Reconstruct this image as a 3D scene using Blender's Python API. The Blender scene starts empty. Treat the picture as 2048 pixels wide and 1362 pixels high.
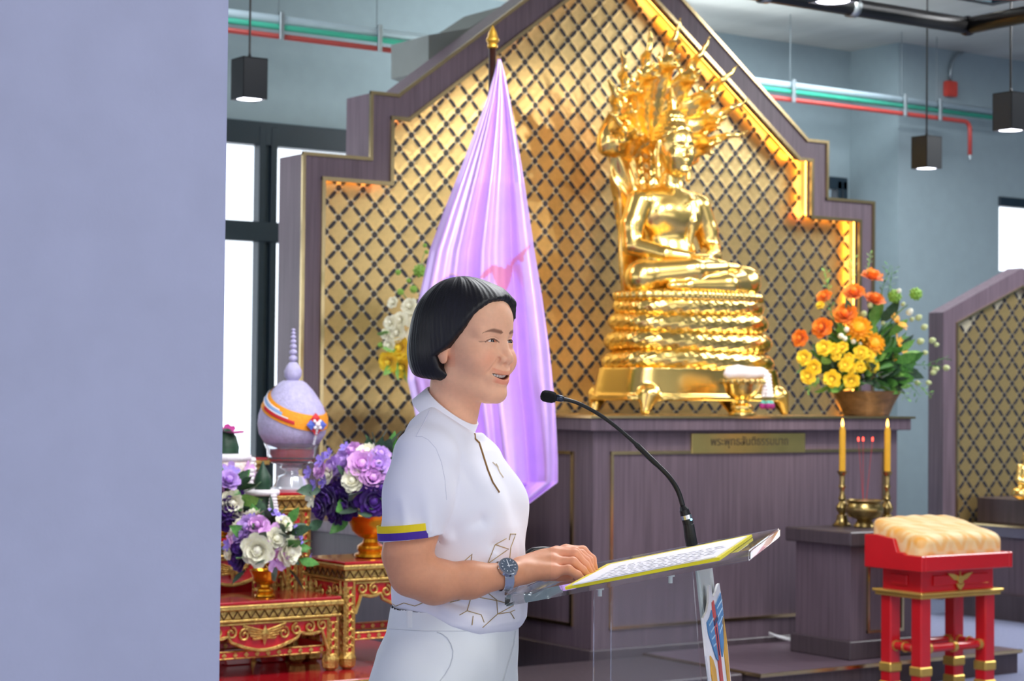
import bpy, bmesh, math, random
import numpy as np
from mathutils import Vector, Matrix
random.seed(7); np.random.seed(7)
scene = bpy.context.scene
COL = scene.collection
# ------------------------------------------------------------------ camera
FPX = 3982.0; ROLL = 0.0097; PITCH = math.atan(108/3982); YAW = math.radians(55.4)
Fv = np.array([math.cos(YAW)*math.cos(PITCH), math.sin(YAW)*math.cos(PITCH), math.sin(PITCH)])
r0 = np.array([math.sin(YAW), -math.cos(YAW), 0.0]); u0 = np.cross(r0, Fv)
Rv = math.cos(ROLL)*r0 + math.sin(ROLL)*u0; Uv = math.cos(ROLL)*u0 - math.sin(ROLL)*r0
CP = np.array([0, 0, 1.40])
cd_ = bpy.data.cameras.new('camera'); cam = bpy.data.objects.new('camera', cd_); COL.objects.link(cam)
cd_.sensor_width = 36; cd_.lens = FPX/2048*36; cd_.clip_start = .05
cd_.dof.use_dof = True; cd_.dof.focus_distance = 3.80; cd_.dof.aperture_fstop = 9.0
cam.matrix_world = Matrix(((Rv[0], Uv[0], -Fv[0], 0), (Rv[1], Uv[1], -Fv[1], 0), (Rv[2], Uv[2], -Fv[2], 1.40), (0, 0, 0, 1)))
scene.camera = cam
def ray(x, y): return Fv + (x-1024)/FPX*Rv + (681-y)/FPX*Uv
def onY(x, y, Y): d = ray(x, y); return CP + d*Y/d[1]
def onX(x, y, X): d = ray(x, y); return CP + d*X/d[0]
def onZ(x, y, Z): d = ray(x, y); return CP + d*(Z-1.4)/d[2]
def atD(x, y, D): return CP + ray(x, y)*D
# ------------------------------------------------------------------ light
scene.view_settings.view_transform = 'Standard'; scene.view_settings.look = 'None'
scene.view_settings.gamma = 1.0; scene.view_settings.use_curve_mapping = False
scene.view_settings.exposure = 0.0
w = bpy.data.worlds.new('sky'); scene.world = w; w.use_nodes = True
nt = w.node_tree; bg = nt.nodes['Background']
tc = nt.nodes.new('ShaderNodeTexCoord'); sp = nt.nodes.new('ShaderNodeSeparateXYZ'); cr = nt.nodes.new('ShaderNodeValToRGB')
nt.links.new(tc.outputs['Generated'], sp.inputs[0]); nt.links.new(sp.outputs['Z'], cr.inputs[0]); nt.links.new(cr.outputs[0], bg.inputs[0])
cr.color_ramp.elements[0].position = 0.0; cr.color_ramp.elements[0].color = (.93, .95, 1, 1)
cr.color_ramp.elements[1].position = 1.0; cr.color_ramp.elements[1].color = (.80, .88, 1, 1)
bg.inputs[1].default_value = 2.3
def area(name, loc, size, energy, color=(1, 1, 1), target=None, sy=None, spread=180):
    l = bpy.data.lights.new(name, 'AREA'); l.energy = energy; l.color = color; l.size = size
    if sy: l.shape = 'RECTANGLE'; l.size_y = sy
    l.spread = math.radians(spread)
    o = bpy.data.objects.new(name, l); COL.objects.link(o); o.location = loc
    d = Vector(target)-Vector(loc) if target is not None else Vector((0, 0, -1))
    o.rotation_euler = d.to_track_quat('-Z', 'Y').to_euler(); return o
def spot(name, loc, target, energy, angle=40, color=(1, 1, 1), radius=.04, blend=.5):
    l = bpy.data.lights.new(name, 'SPOT'); l.energy = energy; l.color = color; l.spot_size = math.radians(angle)
    l.spot_blend = blend; l.shadow_soft_size = radius
    o = bpy.data.objects.new(name, l); COL.objects.link(o); o.location = loc
    o.rotation_euler = (Vector(target)-Vector(loc)).to_track_quat('-Z', 'Y').to_euler(); return o
CEIL = 4.138
spot('flag_fill_spot', (2.4, 3.3, 3.05), (4.8, 7.0, 2.0), 230, 56, (1, .97, .95), .08, 1.0)  # added fill spot to whiten the flag folds; it has no fixture
spot('table_fill_spot', (2.2, 4.0, CEIL-.1), (3.9, 6.9, 1.0), 170, 44, (1, .98, .96), .08)  # added fill that brightens the tables and their flowers, source unseen
area('front_fill', (3.2, -.6, CEIL-.05), 2.4, 120, (1, .98, .96))  # added overhead fill near the camera, no fixture modelled
area('middle_fill', (4.6, 4.6, CEIL-.05), 2.2, 190, (.96, .98, 1))  # added fill to lift the middle of the hall
area('right_fill', (10.6, 6.6, CEIL-.05), 2.2, 260, (.96, .98, 1))  # added out-of-view fill for the right side of the room
area('rear_up_fill', (8.0, 10.2, 2.9), 2.0, 60, (.92, .97, 1), target=(8.0, 10.4, 6), sy=.5)  # added upward fill hidden behind the backdrop to brighten the ceiling
area('rear_left_fill', (4.0, 9.8, CEIL-.05), 2.0, 50, (.92, .97, 1), sy=.8)  # added unseen fill to lighten the back wall at the left
area('rear_right_fill', (9.6, 9.9, CEIL-.05), 2.0, 70, (.92, .97, 1), sy=.8)  # added unseen fill for the right part of the back wall
for i, xx in enumerate((6.1, 7.8)):
    spot('altar_spot_%d' % i, (xx-.2, 6.0, CEIL-.1), (6.95, 8.3, 2.3), 340, 50, (1, .93, .80), .05)
# ------------------------------------------------------------------ helpers
def lin(c):
    if isinstance(c, str): c = tuple(int(c[i:i+2], 16) for i in (0, 2, 4))
    return tuple(((v/255)/12.92 if v/255 <= .04045 else ((v/255+.055)/1.055)**2.4) for v in c[:3]) + (1,)
MATS = {}
def M(name, col, rough=.5, metal=0, var=.08, scale=12, bump=0, bscale=60, stretch=None, trans=0, ior=1.45, emit=0, ecol=None, coat=0, sheen=0, sss=0, alpha=1, attr=None, col2=None, spec=None):
    if name in MATS: return MATS[name]
    m = bpy.data.materials.new(name); m.use_nodes = True; t = m.node_tree; b = t.nodes['Principled BSDF']
    c = lin(col); t_c = t.nodes.new('ShaderNodeTexCoord'); mp = t.nodes.new('ShaderNodeMapping'); t.links.new(t_c.outputs['Object'], mp.inputs[0])
    if stretch: mp.inputs['Scale'].default_value = stretch
    n = t.nodes.new('ShaderNodeTexNoise'); n.inputs['Scale'].default_value = scale; n.inputs['Detail'].default_value = 4; t.links.new(mp.outputs[0], n.inputs[0])
    r = t.nodes.new('ShaderNodeValToRGB'); t.links.new(n.outputs[0], r.inputs[0])
    r.color_ramp.elements[0].position = .3; r.color_ramp.elements[1].position = .7
    c2 = lin(col2) if col2 else tuple(min(1, v*(1+var)) for v in c[:3])+(1,)
    r.color_ramp.elements[0].color = tuple(v*(1-var) for v in c[:3])+(1,) if not col2 else c; r.color_ramp.elements[1].color = c2
    if attr:
        a = t.nodes.new('ShaderNodeAttribute'); a.attribute_name = attr; mx = t.nodes.new('ShaderNodeMix'); mx.data_type = 'RGBA'; mx.blend_type = 'MULTIPLY'; mx.inputs[0].default_value = 1
        t.links.new(a.outputs['Color'], mx.inputs[6]); t.links.new(r.outputs[0], mx.inputs[7]); t.links.new(mx.outputs[2], b.inputs['Base Color'])
    else: t.links.new(r.outputs[0], b.inputs['Base Color'])
    b.inputs['Roughness'].default_value = rough; b.inputs['Metallic'].default_value = metal
    b.inputs['Transmission Weight'].default_value = trans; b.inputs['IOR'].default_value = ior; b.inputs['Coat Weight'].default_value = coat
    b.inputs['Sheen Weight'].default_value = sheen; b.inputs['Alpha'].default_value = alpha
    if spec is not None: b.inputs['Specular IOR Level'].default_value = spec
    if sss: b.inputs['Subsurface Weight'].default_value = sss; b.inputs['Subsurface Radius'].default_value = (.012, .005, .003); b.inputs['Subsurface Scale'].default_value = 1
    if emit: b.inputs['Emission Color'].default_value = lin(ecol or col); b.inputs['Emission Strength'].default_value = emit
    if bump:
        n2 = t.nodes.new('ShaderNodeTexNoise'); n2.inputs['Scale'].default_value = bscale; n2.inputs['Detail'].default_value = 3; t.links.new(mp.outputs[0], n2.inputs[0])
        bp = t.nodes.new('ShaderNodeBump'); bp.inputs['Strength'].default_value = bump; bp.inputs['Distance'].default_value = .01
        t.links.new(n2.outputs[0], bp.inputs['Height']); t.links.new(bp.outputs[0], b.inputs['Normal'])
    MATS[name] = m; return m
def put(o, parent=None):
    COL.objects.link(o)
    if parent is not None: o.parent = parent
    return o
def thing(name, label, cat, loc=(0, 0, 0), rz=0, group=None):
    o = bpy.data.objects.new(name, None); COL.objects.link(o); o.location = tuple(loc); o.rotation_euler = (0, 0, rz)
    o.empty_display_size = .05; o['label'] = label; o['category'] = cat
    if group: o['group'] = group
    return o
def tag(o, label=None, cat=None, group=None, kind=None):
    if label: o['label'] = label
    if cat: o['category'] = cat
    if group: o['group'] = group
    if kind: o['kind'] = kind
    return o
def dup(root, loc, rz=None, label=None, group=None):
    r = root.copy(); COL.objects.link(r); r.location = tuple(loc)
    if rz is not None: r.rotation_euler = (0, 0, rz)
    if label: r['label'] = label
    if group: r['group'] = group
    for ch in list(root.children):
        c = ch.copy(); COL.objects.link(c); c.parent = r
        for g in ch.children:
            d = g.copy(); COL.objects.link(d); d.parent = c
    return r
class MB:
    def __init__(s): s.v = []; s.f = []
    def add(s, V, Fc):
        o = len(s.v); s.v += [tuple(map(float, p)) for p in V]; s.f += [tuple(i+o for i in q) for q in Fc]; return s
    def box(s, x0, x1, y0, y1, z0, z1):
        return s.add([(x, y, z) for x in (x0, x1) for y in (y0, y1) for z in (z0, z1)], [(0, 1, 3, 2), (4, 6, 7, 5), (0, 4, 5, 1), (2, 3, 7, 6), (0, 2, 6, 4), (1, 5, 7, 3)])
    def obox(s, c, ax, hx, hy, hz):
        c = np.array(c, float); A, B, D = [np.array(a, float) for a in ax]
        return s.add([c+i*hx*A+j*hy*B+k*hz*D for i in (-1, 1) for j in (-1, 1) for k in (-1, 1)], [(0, 1, 3, 2), (4, 6, 7, 5), (0, 4, 5, 1), (2, 3, 7, 6), (0, 2, 6, 4), (1, 5, 7, 3)])
    def lathe(s, prof, n=24, c=(0, 0, 0), sx=1, sy=1, flute=0, nf=8, cap=True):
        V = []
        for r, z in prof:
            for i in range(n):
                t = 2*math.pi*i/n; q = r*(1+flute*math.cos(nf*t)); V.append((c[0]+q*math.cos(t)*sx, c[1]+q*math.sin(t)*sy, c[2]+z))
        Fc = [(k*n+i, k*n+(i+1) % n, (k+1)*n+(i+1) % n, (k+1)*n+i) for k in range(len(prof)-1) for i in range(n)]
        if cap: Fc += [tuple(range(n))[::-1], tuple((len(prof)-1)*n+i for i in range(n))]
        return s.add(V, Fc)
    def tube(s, pts, r, n=8, cap=True, flat=1.0, up=None):
        P = [np.array(p, float) for p in pts]; m = len(P)
        rr = r if hasattr(r, '__len__') else [r]*m
        V = []; prev = None
        for i in range(m):
            t = P[min(i+1, m-1)]-P[max(i-1, 0)]; t = t/(np.linalg.norm(t)+1e-9)
            if prev is None:
                a = np.array(up, float) if up is not None else (np.array([0, 0, 1.]) if abs(t[2]) < .9 else np.array([1., 0, 0]))
            else: a = prev
            a = a-t*np.dot(a, t); a /= np.linalg.norm(a)+1e-9; prev = a; b = np.cross(t, a)
            for k in range(n):
                th = 2*math.pi*k/n; V.append(P[i]+rr[i]*(math.cos(th)*a*flat+math.sin(th)*b))
        Fc = [(k*n+i, k*n+(i+1) % n, (k+1)*n+(i+1) % n, (k+1)*n+i) for k in range(m-1) for i in range(n)]
        if cap: Fc += [tuple(range(n))[::-1], tuple((m-1)*n+i for i in range(n))]
        return s.add(V, Fc)
    def sphere(s, c, r, n=12, m=8, sc=(1, 1, 1)):
        prof = [(math.sin(math.pi*k/m), -math.cos(math.pi*k/m)) for k in range(1, m)]
        V = [(c[0], c[1], c[2]-r*sc[2])]+[(c[0]+r*q*math.cos(2*math.pi*i/n)*sc[0], c[1]+r*q*math.sin(2*math.pi*i/n)*sc[1], c[2]+r*z*sc[2]) for q, z in prof for i in range(n)]+[(c[0], c[1], c[2]+r*sc[2])]
        L = len(V)-1; Fc = [(0, 1+(i+1) % n, 1+i) for i in range(n)]
        Fc += [(1+k*n+i, 1+k*n+(i+1) % n, 1+(k+1)*n+(i+1) % n, 1+(k+1)*n+i) for k in range(m-2) for i in range(n)]
        Fc += [(L, 1+(m-2)*n+i, 1+(m-2)*n+(i+1) % n) for i in range(n)]
        return s.add(V, Fc)
    def prism(s, poly, axis, d0, d1):
        # poly: list of 2D points; axis 'x','y','z' is extrusion axis
        def p(a, b, d): return (d, a, b) if axis == 'x' else ((a, d, b) if axis == 'y' else (a, b, d))
        n = len(poly); V = [p(a, b, d0) for a, b in poly]+[p(a, b, d1) for a, b in poly]
        return s.add(V, [tuple(range(n)), tuple(range(2*n-1, n-1, -1))]+[(i, (i+1) % n, n+(i+1) % n, n+i) for i in range(n)])
    def mesh(s, name, smooth=False, bevel=0, bseg=1, angle=None, normals=True):
        me = bpy.data.meshes.new(name); me.from_pydata(s.v, [], s.f)
        if bevel or normals:
            bm = bmesh.new(); bm.from_mesh(me)
            if normals: bmesh.ops.recalc_face_normals(bm, faces=bm.faces)
            if bevel: bmesh.ops.bevel(bm, geom=[e for e in bm.edges if len(e.link_faces) == 2 and e.calc_face_angle(0) > .5], offset=bevel, segments=bseg, affect='EDGES', clamp_overlap=True)
            bm.to_mesh(me); bm.free()
        if smooth: me.shade_smooth()
        if angle: me.shade_smooth(); me.set_sharp_from_angle(angle=math.radians(angle))
        return me
    def build(s, name, mat, parent=None, **k):
        o = bpy.data.objects.new(name, s.mesh(name, **k)); o.data.materials.append(mat); return put(o, parent)
def struct(o): o['kind'] = 'structure'; return o
# ------------------------------------------------------------------ materials
m_wall = M('wall_paint', '8a9ba2', .75, var=.03, bump=.05, bscale=90)
m_col = M('column_paint', 'b4b9d6', .8, var=.03, bump=.08, bscale=40)
m_ceil = M('concrete', 'b9bbb6', .9, var=.16, scale=2.2, bump=.3, bscale=12, stretch=(1, .25, 1))
m_floor = M('carpet', '7f84a0', .95, var=.1, scale=60, bump=.3, bscale=250)
m_wood = M('laminate_wood', '665761', .42, var=.22, scale=6, stretch=(9, 9, .35), bump=.04, bscale=20)
m_woodd = M('laminate_wood_dark', '4d4248', .42, var=.2, scale=6, stretch=(9, 9, .35))
m_brass = M('brass_trim', 'd2bb8c', .22, 1, var=.06)
m_gold = M('polished_gold', 'ffda84', .24, 1, var=.03, scale=6)
m_frame = M('window_frame_paint', '1c2c38', .4, var=.05)
m_white = M('white_plastic', 'e9ebee', .4, var=.02)
m_black = M('black_plastic', '101114', .35, var=.1)
# ------------------------------------------------------------------ room
YW = 11.4; YR = 10.873; XC = 11.09
o = MB().box(-6, 16, -6, 12, -.12, 0).build('floor', m_floor); struct(o)
o = MB().box(-6, 16, -6, 12, CEIL, CEIL+.15).build('ceiling', m_ceil); struct(o)
WX0, WX1, WZ0, WZ1 = 1.6, 7.3, .15, 3.10
SX0, SX1, SZ0, SZ1 = 10.5, 11.05, 2.35, 3.10
b = MB()
b.box(-6, WX0, YW, YW+.2, 0, CEIL).box(WX0, WX1, YW, YW+.2, 0, WZ0).box(WX0, WX1, YW, YW+.2, WZ1, CEIL).box(WX1, SX0, YW, YW+.2, 0, CEIL)
b.box(SX0, SX1, YW, YW+.2, 0, SZ0).box(SX0, SX1, YW, YW+.2, SZ1, CEIL).box(SX1, XC, YW, YW+.2, 0, CEIL)
struct(b.build('wall_back', m_wall))
p0 = onY(1998, 412, YR); RX0 = p0[0]; RZ1 = p0[2]; RZ0 = onY(2020, 543, YR)[2]; RX1 = RX0+1.7
b = MB().box(XC, RX0, YR, YR+.7, 0, CEIL).box(RX0, RX1, YR, YR+.25, 0, RZ0).box(RX0, RX1, YR, YR+.25, RZ1+.07, CEIL).box(RX1, 16, YR, YR+.25, 0, CEIL)
struct(b.build('wall_back_right', m_wall))
struct(MB().box(16, 16.2, -6, 12, 0, CEIL).build('wall_right', m_wall))
# left and rear walls, unseen; tall openings added to let daylight in
b = MB().box(-6.2, -6, -6, 12, 0, .6).box(-6.2, -6, -6, 12, 3.6, CEIL)
for y in (-6, -2, 2, 6, 10): b.box(-6.2, -6, y, y+.8, .6, 3.6)
struct(b.build('wall_left', m_wall))
b = MB().box(-6, 16, -6.2, -6, 0, .6).box(-6, 16, -6.2, -6, 3.6, CEIL)
for x in (-6, -1.5, 3, 7.5, 12, 15): b.box(x, x+.8, -6.2, -6, .6, 3.6)
struct(b.build('wall_front', m_wall))
# window 1
g = M('window_glass', 'f4fbff', .02, 0, var=0, trans=1, ior=1.02)
win = MB()
def bar(m, x0, x1, z0, z1, y=YW-.03, d=.10): m.box(x0, x1, y, y+d, z0, z1)
mw = MB(); bar(mw, WX0, WX1, 2.98, WZ1+.03); bar(mw, WX0, WX1, WZ0, WZ0+.08); bar(mw, WX0, WX0+.08, WZ0, WZ1); bar(mw, WX1-.08, WX1, WZ0, WZ1)
wo = struct(mw.build('window_1', m_frame, bevel=.004))
xm = onY(515, 270, YW)[0]; xn = onY(546, 283, YW)[0]; z0 = onY(500, 483, YW)[2]; z1 = onY(500, 443, YW)[2]
k = -3
while True:
    X = xm+k*1.3; k += 1
    if X < WX0+.2: continue
    if X > WX1-.2: break
    q = MB(); q.box(X, X+.045, YW-.035, YW+.05, WZ0, WZ1); q.box(X+.085, X+.13, YW-.035, YW+.05, WZ0, WZ1); q.box(X+.045, X+.085, YW-.01, YW+.05, WZ0, WZ1)
    q.build('mullion', m_frame, wo, bevel=.003)
q = MB(); q.box(WX0, WX1, YW-.04, YW+.04, z0, z1); q.build('transom', m_frame, wo, bevel=.004)
q = MB(); q.box(WX0, WX1, YW+.03, YW+.036, WZ0, WZ1); q.build('window_pane', g, wo)
# window 2 (small, behind the main backdrop) and window 3 (right)
q = MB(); q.box(SX0, SX1, YW-.02, YW+.06, 3.035, SZ1+.03).box(SX0, SX1, YW-.02, YW+.06, SZ0, SZ0+.06).box(SX1-.05, SX1, YW-.02, YW+.06, SZ0, SZ1).box(SX0, SX0+.05, YW-.02, YW+.06, SZ0, SZ1).box(10.94, 10.99, YW-.02, YW+.06, SZ0, SZ1)
wo2 = struct(q.build('window_2', m_frame, bevel=.004)); MB().box(SX0, SX1, YW+.03, YW+.036, SZ0, SZ1).build('window_pane', g, wo2)
q = MB(); q.box(RX0-.01, RX1, YR-.02, YR+.06, RZ1, RZ1+.075).box(RX1-.06, RX1, YR-.02, YR+.06, RZ0, RZ1).box(RX0+.8, RX0+.86, YR-.02, YR+.06, RZ0, RZ1)
wo3 = struct(q.build('window_3', m_frame, bevel=.004)); MB().box(RX0, RX1, YR+.03, YR+.036, RZ0, RZ1).build('window_pane', g, wo3)
# foreground column
pc = atD(451, 700, 3.0)
struct(MB().box(pc[0]-.62, pc[0], pc[1], pc[1]+.6, 0, CEIL).build('trim_1', m_col, bevel=.006, bseg=3))
bpy.data.objects['trim_1']['label'] = 'lavender grey painted square column close to the camera at the left edge'
# ------------------------------------------------------------------ main backdrop
CX = 6.943; YB = 9.02
m_panel = M('gold_wallpaper_ground', 'd8cdb0', .36, .55, var=.05)
m_tile = M('gold_wallpaper_tile', 'd6b97e', .28, .82, var=.07, scale=40, bump=.10, bscale=140)
m_inlay = M('dark_inlay', '2b2a33', .4, var=.1)
m_led = M('warm_led', 'ffb648', .5, emit=11, ecol='ffb04a')
def half(pts, cx): return [(cx+x, z) for x, z in pts]+[(cx-x, z) for x, z in pts[::-1]]
TOPZ = 4.06
OUT = [(2.035, 0), (2.035, 2.63), (1.635, 2.63), (1.635, 2.98), (1.47, 2.98), (.02, TOPZ)]
INN = [(1.918, 0.02), (1.918, 2.508), (1.507, 2.508), (1.507, 2.858), (1.405, 2.858), (.0, 3.9)]
def ring_prism(mb, out, inn, y0, y1):
    n = len(out); V = []
    for y in (y0, y1):
        V += [(x, y, z) for x, z in out]+[(x, y, z) for x, z in inn]
    F = []
    for i in range(n-1):
        F.append((i, i+1, n+i+1, n+i)); F.append((2*n+i, 3*n+i, 3*n+i+1, 2*n+i+1))
        F.append((i, 2*n+i, 2*n+i+1, i+1)); F.append((n+i, n+i+1, 3*n+i+1, 3*n+i))
    F += [(0, n, 3*n, 2*n), (n-1, 3*n-1, 4*n-1, 2*n-1)]
    return mb.add(V, F)
def strip(mb, pts, w, y0, y1, closed=False):
    # rectangular moulding of width w following a polyline in XZ
    P = [np.array(p, float) for p in pts]
    for ii, (a, b) in enumerate(zip(P[:-1], P[1:])):
        y0 -= .0006*(1 if ii % 2 else -1); d = b-a; L = np.linalg.norm(d)
        if L < 1e-4: continue
        d /= L; c = (a+b)/2
        mb.obox((c[0], (y0+y1)/2, c[1]), [(d[0], 0, d[1]), (0, 1, 0), (-d[1], 0, d[0])], L/2+w/2, (y1-y0)/2, w/2)
    return mb
T = thing('shrine_backdrop', 'large stepped backdrop with dark wood frame and gold diamond lattice behind the golden statue', 'backdrop', (CX, YB, 0))
def local(o, T):
    o.data.transform(Matrix.Translation(-Vector(T.location))); return o
inn_full = half(INN, CX); out_full = half(OUT, CX)
local(ring_prism(MB(), out_full, inn_full, YB, YB+.045).build('frame', m_wood, T), T)
b = MB(); ring_prism(b, out_full, half([(1.975, 0), (1.975, 2.57), (1.575, 2.57), (1.575, 2.92), (1.45, 2.92), (.02, 4.0)], CX), YB+.045, YB+.26)
local(b.build('side_casing', m_wood, T), T)
local(MB().prism(half([(1.98, 0), (1.98, 2.575), (1.58, 2.575), (1.58, 2.925), (1.455, 2.925), (.02, 4.0)], CX), 'y', YB+.12, YB+.24).build('panel', m_panel, T), T)
b = strip(MB(), out_full, .018, YB-.012, YB+.004); local(b.build('outer_trim', m_brass, T), T)
b = strip(MB(), inn_full, .020, YB-.014, YB+.006); local(b.build('inner_trim', m_brass, T), T)
lp = half([(1.955, 1.2), (1.955, 2.538), (1.540, 2.538), (1.540, 2.888), (1.42, 2.888), (.02, 3.925)], CX)
b = strip(MB(), lp, .02, YB+.062, YB+.085); local(b.build('led_strip', m_led, T), T)
# backing structure seen above the left roof slope
bp_ = [onY(*q, 9.35) for q in ((857, 70), (939, 56), (1005, 12), (1005, 200), (857, 140))]
struct(MB().prism([(q[0], q[2]) for q in bp_], 'y', 9.35, 9.75).build('trim_2', M('beam_grey', '7c8280', .7, var=.03)))
# lattice ----------------------------------------------------------
def inside(poly, x, z):
    c = False; n = len(poly); j = n-1
    for i in range(n):
        xi, zi = poly[i]; xj, zj = poly[j]
        if (zi > z) != (zj > z) and x < (xj-xi)*(z-zi)/(zj-zi)+xi: c = not c
        j = i
    return c
def lattice(T, poly, Yf, x0, z0, pw, ph, zmin, n_part=300, vis=None):
    tm = MB(); hw = pw/2*.84; hh = ph/2*.84; d = .004
    rim = [(-hw, 0), (0, -hh), (hw, 0), (0, hh)]
    V = [(a, 0, c) for a, c in rim]+[(a*.965, -d, c*.965) for a, c in rim]+[(a*.6, -d*.85, c*.6) for a, c in rim]
    F = [(i, (i+1) % 4, 4+(i+1) % 4, 4+i) for i in range(4)]+[(4+i, 4+(i+1) % 4, 8+(i+1) % 4, 8+i) for i in range(4)]+[(8, 9, 10, 11)]
    tm.add(V, F); me = tm.mesh('tile'); me.materials.append(m_tile)
    cells = []
    for j in range(-40, 60):
        for i in range(-60, 60):
            x = x0+i*pw+(j % 2)*pw/2; z = z0+j*ph/2
            if z < zmin: continue
            # (x,z) are lattice nodes; the diamond centres sit half a step to the side
            cells.append((x, z))
    inl = MB(); tiles = []
    nrm = math.hypot(pw/2, ph/2); dx, dz = pw/2/nrm, ph/2/nrm
    for x, z in cells:
        if inside(poly, x, z):
            V = [(x+.0165*math.cos(t), Yf-.006, z+.0175*math.sin(t)) for t in [k*math.pi/4 for k in range(8)]]
            inl.add(V+[(a, Yf, c) for a, _, c in V], [tuple(range(8))]+[(k, (k+1) % 8, 8+(k+1) % 8, 8+k) for k in range(8)])
        for s in (-1, 1):
            cx, cz = x+s*pw/4, z+ph/4
            if inside(poly, cx, cz):
                ax = (s*dx, dz); px = (-dz, s*dx) if s > 0 else (dz, dx)
                pts = [(-.030, 0), (-.023, -.0078), (-.010, -.0108), (.010, -.0108), (.023, -.0078), (.030, 0), (.023, .0078), (.010, .0108), (-.010, .0108), (-.023, .0078)]
                V = [(cx+u*ax[0]+v*px[0], Yf-.006, cz+u*ax[1]+v*px[1]) for u, v in pts]
                inl.add(V+[(a, Yf, c) for a, _, c in V], [tuple(range(10))]+[(k, (k+1) % 10, 10+(k+1) % 10, 10+k) for k in range(10)])
        if all(inside(poly, x+pw/2+a*.55, z+c*.55) for a, c in rim): tiles.append((x+pw/2, z))
    local(inl.build('dark_inlay', m_inlay, T), T)['kind'] = 'stuff'
    if vis: tiles.sort(key=vis)
    rest = MB()
    for n, (x, z) in enumerate(tiles):
        if n < n_part:
            o = bpy.data.objects.new('tile', me); o.location = (x-T.location.x, Yf-T.location.y, z); put(o, T)
        else: rest.add([(a+x, y_+Yf, c+z) for a, y_, c in V0(tm)], tm.f)
    if rest.v: local(rest.build('tiles_far', m_tile, T), T)['kind'] = 'stuff'
    return len(tiles)
def V0(m): return m.v
YP = YB+.12
node = onY(676.3, 435.4, YP); node = (node[0], node[2])
def viskey(t):
    x, z = t; d = math.hypot(x, YP)
    hidden = (1.31 < z < 2.6 and 6.9 < x < 8.0) or (z < 1.35 and x > 5.9) or z > 3.75
    return d+(100 if hidden else 0)
pan_poly = half([(1.95, .05), (1.95, 2.54), (1.54, 2.54), (1.54, 2.89), (1.43, 2.89), (.0, 3.9)], CX)
lattice(T, pan_poly, YP, node[0], node[1], .1486, .1575, .1, 300, viskey)
# ------------------------------------------------------------------ altar
AX0, AX1, AY = 5.90, 7.995, 7.84
A = thing('altar', 'wide dark wood altar cabinet with brass framed panels carrying the golden statue', 'altar', (6.95, AY, 0))
AZ = 1.30
local(MB().box(AX0, AX1, AY, YB-.02, 0, 1.225).build('body', m_wood, A), A)
local(MB().box(AX0-.05, AX1+.06, AY-.05, YB-.015, 1.225, AZ-.012).build('top_edge', m_wood, A, bevel=.004), A)
local(MB().box(AX0-.06, AX1+.08, AY-.062, YB-.015, AZ-.012, AZ).build('top_trim', m_brass, A), A)
def rect(x0, x1, z0, z1): return [(x0, z0), (x1, z0), (x1, z1), (x0, z1), (x0, z0)]
b = strip(MB(), rect(6.013, 7.89, .25, 1.115), .016, AY-.010, AY+.004); local(b.build('front_moulding', m_brass, A), A)
b = MB()
for (y0, y1, z0_, z1_) in ((7.995, 8.015, .25, 1.12), (8.86, 8.88, .25, 1.12), (8.0, 8.87, .25, .266), (8.0, 8.87, 1.104, 1.12)):
    b.box(AX0-.010, AX0+.004, y0, y1, z0_, z1_)
local(b.build('side_moulding', m_brass, A), A)
local(MB().box(AX0-.025, AX1+.02, AY-.025, YB-.03, 0, .15).build('plinth', m_woodd, A, bevel=.004), A)
np0 = onY(1381, 868, AY); np1 = onY(1607, 903, AY)
N = tag(MB().box(np0[0], np1[0], AY-.014, AY-.0105+.0105, np1[2]-.004, np0[2]+.003).build('nameplate', M('plate_brass', 'd9c67c', .3, 1, var=.05), A, bevel=.002))
local(N, A)
tcu = bpy.data.curves.new('lettering', 'FONT'); tcu.body = 'พระพุทธสันติธรรมนาถ'; tcu.size = .058; tcu.align_x = 'CENTER'; tcu.extrude = .001
try: pass
except Exception: pass
tob = bpy.data.objects.new('lettering_src', tcu); COL.objects.link(tob)
bpy.context.view_layer.update()
tme = bpy.data.meshes.new_from_object(tob.evaluated_get(bpy.context.evaluated_depsgraph_get())); bpy.data.objects.remove(tob)
ws = [v.co.x for v in tme.vertices]; wd = max(ws)-min(ws) if ws else 1
TW = onY(1573, 885, AY)[0]-onY(1419, 885, AY)[0]; sc_ = TW/wd
tme.transform(Matrix.Translation(-Vector(((max(ws)+min(ws))/2, 0, 0)))); tme.transform(Matrix.Scale(sc_, 4)); tme.transform(Matrix.Rotation(math.pi/2, 4, 'X'))
lt = bpy.data.objects.new('lettering', tme); lt.data.materials.clear(); lt.data.materials.append(M('engraved_ink', '4a4030', .5)); put(lt, N)
tm_c = onY(1496, 890, AY); lt.location = (tm_c[0]-6.95, -.0155, tm_c[2])
# platform step in front of the altar
P = thing('altar_step', 'low wood step with brass edge in front of the large altar', 'platform', (7.08, 6.95, 0))
local(MB().box(6.205, 7.96, 6.95, AY-.03, 0, .108).build('body', m_woodd, P), P)
local(MB().box(6.205, 7.97, 6.94, AY-.03, .1, .12).build('top', M('laminate_step', '6b5a66', .35, var=.15, scale=6, stretch=(9, .5, 9)), P), P)
local(MB().box(6.195, 7.98, 6.932, 6.942, .104, .121).box(6.195, 6.206, 6.94, AY-.03, .104, .121).build('edge_trim', m_brass, P), P)
# small pedestal on the step
q1 = onZ(1700, 1322, .12)
PD = thing('small_pedestal', 'short dark wood pedestal holding candles and incense in front of the altar', 'pedestal', (q1[0], q1[1], .121))
S = .40; H = .625
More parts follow.
